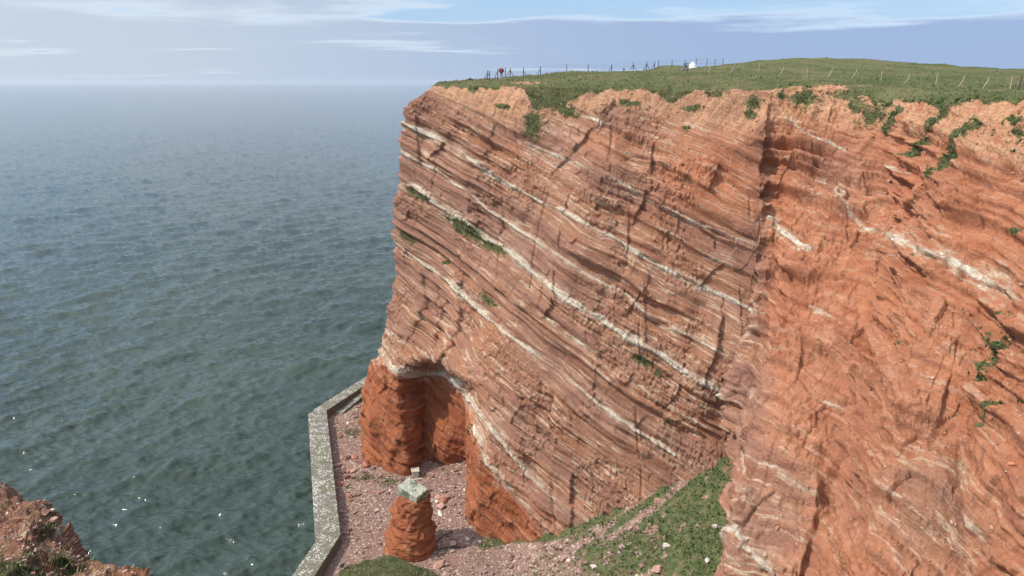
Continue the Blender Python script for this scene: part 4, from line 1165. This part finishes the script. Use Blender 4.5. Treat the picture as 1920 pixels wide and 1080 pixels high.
# on the cliff
cn = grid_normals(Pc)
if cn[NS // 2, NW // 2, 1] > 0: cn = -cn
area = np.linalg.norm(np.cross(np.gradient(Pc, axis=0), np.gradient(Pc, axis=1)), axis=2)
gat = sstep(fbm(P1, 1 / 0.9, 3, 0.6, 101.0), -0.25, 0.35)
dens = np.clip(green, 0, 1) ** 1.3 * (0.06 + 0.94 * gat) * vis_col * (area < 0.15)
lam_l = area * dens * lush * 85.0; lam_o = area * dens * (1 - lush) * 45.0
for lam, nm_, lab, sz, tc_ in ((lam_l, 'cliff_leaves', 'lush green leafy plants hanging over the upper right cliff', 0.15, ((GREEN, 1.1), (DEEP, 0.6), (OLIVE, 0.5), (DRY, 0.12))),
                               (lam_o, 'cliff_grass', 'olive grass clinging to the cliff edge and rock ledges', 0.13, ((OLIVE, 1.2), (GREEN, 0.35), (DRY, 0.55)))):
    cnt = rng.poisson(np.clip(lam, 0, 3))
    ii, jj = np.nonzero(cnt)
    P_ = Pc[ii, jj] + rng.normal(size=(len(ii), 3)) * 0.05
    tufts(nm_, P_, cn[ii, jj] + np.array([0, 0, .4]), np.exp(rng.normal(math.log(sz), 0.35, len(ii))), mixcol(len(ii), *tc_), 6, 0.27 if sz > .14 else 0.16, lab)
# small separate plants sprinkled over the upper slopes
sparse = np.maximum.reduce([ell(1590, 190, 70, 22), ell(1645, 225, 55, 32, -20), ell(1505, 190, 55, 30), ell(1150, 200, 90, 20), ell(1880, 650, 30, 70, 20), ell(1900, 260, 60, 40), ell(1215, 685, 45, 26, 20)])
spr = 3.0 * sparse * vis_col * area + (soilz * 0.7 + 0.25 * rightness) * (fbm_lo(P1, 1 / 4.0, 2, 0.5, 111.0) > 0.25) * vis_col * area * 0.55
ii, jj = np.nonzero(rng.poisson(np.clip(spr, 0, 1)))
tufts('cliff_seedlings', Pc[ii, jj], cn[ii, jj] + np.array([0, 0, .4]), np.exp(rng.normal(math.log(0.13), 0.35, len(ii))), mixcol(len(ii), (GREEN, 1), (OLIVE, .8), (DEEP, .5)), 8, 0.22, 'small scattered plants on the bare upper cliff')
# clifftop turf
tn = grid_normals(T); tn = np.where(tn[..., 2:3] < 0, -tn, tn)
ta = np.linalg.norm(np.cross(np.gradient(T, axis=0), np.gradient(T, axis=1)), axis=2)
vt = (pxt > 780) & (pxt < 1960) & (T[..., 1] > 30) & (T[..., 1] < 150)
lam = ta * vt * np.exp(-run_d / 14.0) * 14.0 * (1 - np.clip(bare, 0, 1)) + ta * vt * 0.8 * (1 - np.clip(bare, 0, 1))
ii, jj = np.nonzero(rng.poisson(np.clip(lam, 0, 2)))
rightw = sstep(pxt[ii, jj], 1300, 1700)[:, None]
tcol = mixcol(len(ii), (OLIVE, 1.2), (GREEN, 0.35), (DRY, 0.45)) * (1 - rightw) + mixcol(len(ii), (GREEN, 1.0), (OLIVE, 0.9), (DEEP, 0.25), (DRY, 0.2)) * rightw
tufts('clifftop_grass', T[ii, jj] + rng.normal(size=(len(ii), 3)) * np.array([.2, .2, 0]), tn[ii, jj], np.exp(rng.normal(math.log(0.13), 0.35, len(ii))), tcol, 5, 0.18, 'tufted grass along the top of the cliff')
# scree
gn = np.stack([-np.gradient(GZ, GS, axis=0), -np.gradient(GZ, GS, axis=1), np.ones_like(GZ)], -1)
lam = np.clip(gsc, 0, 1) ** 1.2 * GS * GS * 60.0 * (GZ > 3)
ii, jj = np.nonzero(rng.poisson(lam))
hue = sstep(fbm(G3[ii, jj], 1 / 3.0, 2, 0.5, 121.0), -0.3, 0.4)[:, None]
leftw = sstep(1180 - pxg[ii, jj] + 0.5 * (pyg[ii, jj] - 1000), 0, 140)[:, None]
tcol = (mixcol(len(ii), (GREEN, 0.9), (DEEP, 0.8), (OLIVE, 0.35)) * (1 - hue) + mixcol(len(ii), (GREEN, 0.7), (OLIVE, 0.9), (DRY, 0.2)) * hue) * 0.92 * (1 - leftw) + mixcol(len(ii), (OLIVE, 1.0), (DRY, 0.6), (GREEN, .4)) * leftw
o = tufts('scree_plants', pg[ii, jj] + rng.normal(size=(len(ii), 3)) * 0.05, gn[ii, jj], np.exp(rng.normal(math.log(0.17), 0.35, len(ii))), tcol, 6, 0.24, 'dense low green plants covering the scree slope')
# knoll and near ledge
ii, jj = np.nonzero((rng.random(ngreen.shape) < 0.7 * ngreen * np.clip(rr * 2.2, 0, 1)))
tufts('knoll_turf', N3[ii, jj], np.tile([0, 0, 1.0], (len(ii), 1)) + 0.3 * dr[ii, jj], np.exp(rng.normal(math.log(0.055), 0.35, len(ii))), mixcol(len(ii), (OLIVE, 1.2), (GREEN, 0.25), (DRY, 1.3)), 5, 0.14, 'short olive turf on the rounded knoll at the bottom edge')
ii, jj = np.nonzero(rng.random(kgreen.shape) < 0.28 * np.clip(kgreen, 0, 1) ** 1.5)
tufts('ledge_grass', Kg2[ii, jj], np.tile([0, 0, 1.0], (len(ii), 1)) + 0.3 * kn[ii, jj], np.exp(rng.normal(math.log(0.10), 0.35, len(ii))), mixcol(len(ii), (OLIVE, 1.0), (GREEN, 0.4), (DRY, 0.7)), 7, 0.05, 'wiry olive grass on the near rock ledge')

# ------------------------------------------------------------------ clifftop things
Tf = T.reshape(-1, 3)
def ground(x, y):
    i = np.argpartition((Tf[:, 0] - x) ** 2 + (Tf[:, 1] - y) ** 2, 3)[:3]
    return float(Tf[i, 2].mean())
def top_at(px, d):
    x = (px - 960.0) / (FPX * CP + 390 * SP) * d
    return np.array([x, d, ground(x, d)])
M['post_dark'] = plain_mat('dark_post_wood', (0.085, 0.07, 0.06), 0.85, 0.3, 5.0)
M['post_light'] = plain_mat('light_post_wood', (0.42, 0.34, 0.23), 0.85, 0.25, 5.0)
M['wire'] = plain_mat('fence_wire', (0.10, 0.10, 0.10), 0.5, 0.1, 5.0, metal=0.5)
def fence(name, label, posts, hgt_, mat, nw, rad=0.055):
    base = np.array([top_at(p[0], p[1]) for p in posts])
    c0 = base.mean(0)
    t = empty(name, c0)
    tag(t, label, 'fence')
    for p, q in zip(posts, base):
        q = q - c0
        h_ = hgt_ * (p[3] if len(p) > 3 else 1.0)
        MB().tube([(q[0], q[1], q[2] - .35), (q[0] + 0.02, q[1], q[2] + h_)], [rad, rad * .9], 7).build('post', M[mat], t)
        for s_ in {'l': (-1,), 'r': (1,), 'b': (-1, 1), '': ()}[p[2]]:
            MB().tube([(q[0] + s_ * 0.62, q[1] - .1, q[2] - .25), (q[0] + s_ * .03, q[1] - .05, q[2] + h_ * .72)], rad * .75, 6).build('brace', M[mat], t)
    for w in range(nw):
        f = 0.28 + 0.68 * w / max(1, nw - 1)
        for a_, b2, pa, pb_ in zip(base[:-1], base[1:], posts[:-1], posts[1:]):
            a3 = a_ - c0 + np.array([0, -.06, hgt_ * f]); b3 = b2 - c0 + np.array([0, -.06, hgt_ * f])
            MB().tube([a3, (a3 + b3) / 2 - np.array([0, 0, .03]), b3], 0.009, 4).build('wire', M['wire'], t)
fence('wire_fence', 'dark wooden post and wire fence beside the person on the skyline',
      [(914, 98, 'l'), (917.5, 94, 'l'), (933, 99, 'l'), (947.5, 99, ''), (956.5, 101, 'b'), (981, 98, 'r'), (1013, 103, 'l'), (1062, 108, ''), (1102, 111, ''), (1146, 112, 'l'), (1186, 110, 'b'), (1211, 109, 'b'), (1226, 110, 'l')], 1.22, 'post_dark', 4)
fence('wire_fence', 'tall dark post and wire fence behind the litter bin on the skyline',
      [(1233, 116, ''), (1258, 118, ''), (1282, 120, ''), (1303, 124, ''), (1323, 130, ''), (1338, 138, ''), (1353, 148, '')], 1.45, 'post_dark', 4)
fence('wire_fence', 'pale wooden post fence crossing the green slope behind the right-hand cliff',
      [(1289, 103, 'l'), (1329, 102, ''), (1375, 101, 'l'), (1421, 99, ''), (1467, 97, 'l'), (1512, 95, ''), (1558, 92, 'l'), (1604, 90, 'b'), (1652, 88, ''), (1704, 85, 'l'), (1756, 82, ''), (1807, 79, 'l'), (1853, 77, 'l'), (1897, 75, '')], 1.2, 'post_light', 2, 0.05)
p = top_at(1914, 74)
o = MB().tube([p - np.array([0.05, 0, .4]), p + np.array([0.06, 0, 1.35])], [.09, .07], 7).build('wooden_post', M['post_dark'])
tag(o, 'lone dark wooden post on the slope at the right edge', 'post')
p = top_at(1169, 125)
t = empty('marker_post', p); tag(t, 'short dark braced post standing in the gap of the skyline fence', 'post')
MB().tube([(0, 0, -.4), (0, 0, .95)], .055, 7).build('post', M['post_dark'], t)
for s_ in (-1, 1):
    MB().tube([(s_ * .5, 0, -.3), (s_ * .03, 0, .7)], .04, 6).build('brace', M['post_dark'], t)

# litter bin
M['bin'] = plain_mat('grey_bin', (0.10, 0.105, 0.11), 0.6, 0.25, 5.0)
p = top_at(1285, 104)
t = empty('litter_bin', p); tag(t, 'dark grey cylindrical litter bin beside the fence on the clifftop', 'litter bin')
MB().tube([(0, 0, .18), (0, 0, .3), (0, 0, .92), (0, 0, .96)], [.30, .36, .38, .36], 20).build('body', M['bin'], t, smooth=False)
MB().tube([(0, 0, 1.10), (0, 0, 1.16), (0, 0, 1.22)], [.40, .40, .22], 20).build('lid', M['bin'], t)
for s_ in (-1, 1):
    MB().box((s_ * .34, 0, 1.02), (.05, .06, .2)).build('bracket', M['bin'], t)
MB().tube([(0, .42, -.4), (0, .42, 1.25)], .05, 8).build('post', M['post_dark'], t)
# small white tent
M['canvas'] = plain_mat('white_canvas', (0.80, 0.80, 0.78), 0.8, 0.04, 3.0)
p = top_at(1297, 122)
t = empty('tent', p); tag(t, 'small white tent on the grass right of the litter bin', 'tent')
n_ = 8
vs = [(0.78 * math.cos(2 * math.pi * k / n_), 0.78 * math.sin(2 * math.pi * k / n_), -0.15) for k in range(n_)] + [(0.52 * math.cos(2 * math.pi * k / n_), 0.52 * math.sin(2 * math.pi * k / n_), 0.55) for k in range(n_)] + [(0, 0, 0.98)]
fs = [(k, (k + 1) % n_, n_ + (k + 1) % n_, n_ + k) for k in range(n_)] + [(n_ + k, n_ + (k + 1) % n_, 2 * n_) for k in range(n_)]
MB().add(vs, fs).build('canopy', M['canvas'], t)
MB().tube([(0, 0, .95), (0, 0, 1.06)], .02, 6).build('pole_tip', M['bin'], t)
# masts on the far hill
for k_, (px_, h_) in enumerate(((1437, 3.2), (1440, 3.8), (1450, 2.6), (1456, 3.4), (1460, 3.8))):
    p = top_at(px_, 300); p[2] = float(plateau_z(p[0], p[1])) - .3
    t = empty('antenna_mast', p)
    tag(t, ('leftmost thin antenna mast of the cluster on the far hilltop', 'second thin antenna mast from the left on the far hilltop', 'shortest antenna mast in the middle of the far hilltop cluster', 'fourth thin antenna mast from the left on the far hilltop', 'rightmost thin antenna mast of the cluster on the far hilltop')[k_], 'mast', 'antenna masts on the far hill')
    MB().tube([(0, 0, 0), (0, 0, h_)], .06, 6).build('pole', M['post_dark'], t)
    MB().tube([(-.35, 0, h_ * .82), (.35, 0, h_ * .82)], .03, 5).build('crossbar', M['post_dark'], t)

# ------------------------------------------------------------------ the person on the edge
import bmesh
def skin_body(name, verts, edges, radii, mat, parent, levels=2, root=0):
    bm_ = bmesh.new()
    lay = bm_.verts.layers.skin.verify()
    vs = [bm_.verts.new(v) for v in verts]
    for v, r_ in zip(vs, radii):
        v[lay].radius = r_ if isinstance(r_, tuple) else (r_, r_)
    vs[root][lay].use_root = True
    for a, b_ in edges:
        bm_.edges.new((vs[a], vs[b_]))
    me = bpy.data.meshes.new(name); bm_.to_mesh(me); bm_.free()
    me.materials.append(mat)
    o = bpy.data.objects.new(name, me); COL.objects.link(o)
    if parent: o.parent = parent
    sk = o.modifiers.new('skin', 'SKIN'); sk.use_smooth_shade = True
    ss_ = o.modifiers.new('sub', 'SUBSURF'); ss_.levels = ss_.render_levels = levels
    return o
M['skin'] = plain_mat('skin', (0.55, 0.33, 0.25), 0.6, 0.06, 5.0)
M['jacket'] = plain_mat('dark_red_jacket', (0.17, 0.010, 0.018), 0.75, 0.25, 9.0)
M['trousers'] = plain_mat('pale_grey_trousers', (0.34, 0.36, 0.40), 0.85, 0.12, 9.0)
M['white_hair'] = plain_mat('white_hair', (0.80, 0.79, 0.77), 0.8, 0.06, 20.0)
M['shoe'] = plain_mat('dark_shoe', (0.035, 0.033, 0.035), 0.7, 0.2, 9.0)
M['eye'] = plain_mat('dark_eye', (0.03, 0.02, 0.02), 0.3, 0.1, 9.0)
pp = top_at(940, 91.5)
person = empty('person', pp)
tag(person, 'person in a dark red jacket and pale trousers standing at the cliff edge', 'person')
V_ = [(0, 0, .95), (0, .01, 1.18), (0, .015, 1.38), (0, 0, 1.50), (0, -.02, 1.58), (0, -.03, 1.66), (0, -.01, 1.73)]
E_ = [(0, 1), (1, 2), (2, 3), (3, 4), (4, 5), (5, 6)]
R_b = [(.15, .11), (.15, .10), (.15, .10), .055, .075, .085, .06]
for s_ in (-1, 1):
    b0 = len(V_)
    V_ += [(s_ * .09, 0, .88), (s_ * .11, -.015, .50), (s_ * .12, .02, .10), (s_ * .13, -.14, .045)]
    R_b += [.095, .06, .045, .04]; E_ += [(0, b0), (b0, b0 + 1), (b0 + 1, b0 + 2), (b0 + 2, b0 + 3)]
    a0_ = len(V_)
    V_ += [(s_ * .19, .01, 1.40), (s_ * .29, .0, 1.13), (s_ * .12, -.25, 1.20), (s_ * .065, -.31, 1.225)]
    R_b += [.06, .045, .032, .034]; E_ += [(2, a0_), (a0_, a0_ + 1), (a0_ + 1, a0_ + 2), (a0_ + 2, a0_ + 3)]
    for f_ in range(4):
        f0 = len(V_)
        V_ += [(s_ * .045, -.335, 1.25 - .022 * f_), (s_ * .012, -.352, 1.25 - .022 * f_ - .006)]
        R_b += [.010, .008]; E_ += [(a0_ + 3, f0), (f0, f0 + 1)]
    f0 = len(V_)
    V_ += [(s_ * .055, -.30, 1.265), (s_ * .03, -.31, 1.285)]; R_b += [.011, .009]; E_ += [(a0_ + 3, f0), (f0, f0 + 1)]
body = skin_body('body', V_, E_, R_b, M['skin'], person)
MB().box((0, -.118, 1.635), (.03, .03, .045)).build('nose', M['skin'], person, bevel=.01)
for s_ in (-1, 1):
    MB().tube([(s_ * .033, -.112, 1.665), (s_ * .033, -.119, 1.665)], .011, 8).build('eye', M['eye'], person)
MB().box((0, -.108, 1.595), (.05, .012, .012)).build('mouth', M['eye'], person, bevel=.004)
hv = []
hair = skin_body('hair', [(0, .03, 1.62), (0, .02, 1.71), (0, -.02, 1.755), (0, -.07, 1.735)], [(0, 1), (1, 2), (2, 3)], [.088, .098, .075, .055], M['white_hair'], person)
JV = [(0, 0, .84), (0, .0, 1.0), (0, .01, 1.2), (0, .015, 1.40), (0, .005, 1.50)]
JE = [(0, 1), (1, 2), (2, 3), (3, 4)]; JR = [(.215, .165), (.205, .16), (.195, .15), (.18, .13), .085]
for s_ in (-1, 1):
    b0 = len(JV)
    JV += [(s_ * .20, .01, 1.40), (s_ * .31, .0, 1.12), (s_ * .135, -.225, 1.195)]; JR += [.088, .078, .058]; JE += [(3, b0), (b0, b0 + 1), (b0 + 1, b0 + 2)]
skin_body('jacket', JV, JE, JR, M['jacket'], person)
TV = [(0, 0, .93)]; TE = []; TR = [(.155, .12)]
for s_ in (-1, 1):
    b0 = len(TV)
    TV += [(s_ * .095, 0, .84), (s_ * .115, -.015, .5), (s_ * .125, .02, .14)]; TR += [.115, .082, .068]; TE += [(0, b0), (b0, b0 + 1), (b0 + 1, b0 + 2)]
skin_body('trousers', TV, TE, TR, M['trousers'], person)
for s_ in (-1, 1):
    skin_body('shoe', [(s_ * .12, .05, .05), (s_ * .128, -.07, .05), (s_ * .133, -.17, .04)], [(0, 1), (1, 2)], [.055, .055, .045], M['shoe'], person)
cam_o = MB().box((0, -.375, 1.235), (.10, .03, .075)).build('camera_device', M['shoe'], None, bevel=.008)
cam_o.location = pp; cam_o.name = 'handheld_camera'
tag(cam_o, 'small dark camera held in both hands by the person in red', 'camera')

# bird on the edge of the knoll
M['feather'] = plain_mat('slate_feathers', (0.028, 0.032, 0.040), 0.6, 0.4, 14.0)
M['feather_pale'] = plain_mat('pale_feathers', (0.16, 0.18, 0.21), 0.6, 0.2, 14.0)
i_ = np.argmin((proj(N3)[0] - 639) ** 2 + (proj(N3)[1] - 1060) ** 2 + (N3[..., 1] > KC[1] + 1.2) * 1e6)
kp = N3.reshape(-1, 3)[i_] + np.array([-.02, 0, .03])
bird = empty('bird', kp); bird.rotation_euler = (0, 0, math.radians(-25))
tag(bird, 'dark slate-coloured bird perched at the left edge of the grassy knoll', 'bird')
skin_body('body', [(-.13, .02, .02), (-.07, .01, .07), (0, 0, .13), (.05, 0, .19), (.085, 0, .235), (.12, 0, .24)], [(0, 1), (1, 2), (2, 3), (3, 4), (4, 5)], [.018, .05, .062, .042, .034, .012], M['feather'], bird)
for s_ in (-1, 1):
    skin_body('wing', [(.02, s_ * .055, .15), (-.06, s_ * .06, .10), (-.15, s_ * .025, .03)], [(0, 1), (1, 2)], [(.03, .014), (.036, .013), (.010, .006)], M['feather'], bird)
    MB().tube([(0, s_ * .02, .08), (.005, s_ * .022, -.03)], .005, 5).build('leg', M['shoe'], bird)
MB().tube([(.115, 0, .242), (.165, 0, .225)], [.011, .002], 6).build('beak', M['shoe'], bird)
MB().box((-.03, 0, .175), (.07, .05, .012), Matrix.Rotation(math.radians(-40), 3, 'Y')).build('back_patch', M['feather_pale'], bird, bevel=.005)

# ------------------------------------------------------------------ the air over the sea
hm = bpy.data.materials.new('sea_haze'); hm.use_nodes = True
hn = hm.node_tree; hn.nodes.clear()
vol = node(hn, 'ShaderNodeVolumePrincipled', {'Color': (0.85, 0.905, 0.975, 1), 'Density': 0.00006, 'Anisotropy': 0.25})
ho = node(hn, 'ShaderNodeOutputMaterial'); hn.links.new(vol.outputs[0], ho.inputs['Volume'])
haze = MB().box((0, 0, 37.5), (31000, 31000, 81.0)).build('haze', hm)
tag(haze, 'pale even haze over the sea', 'haze', kind='stuff')
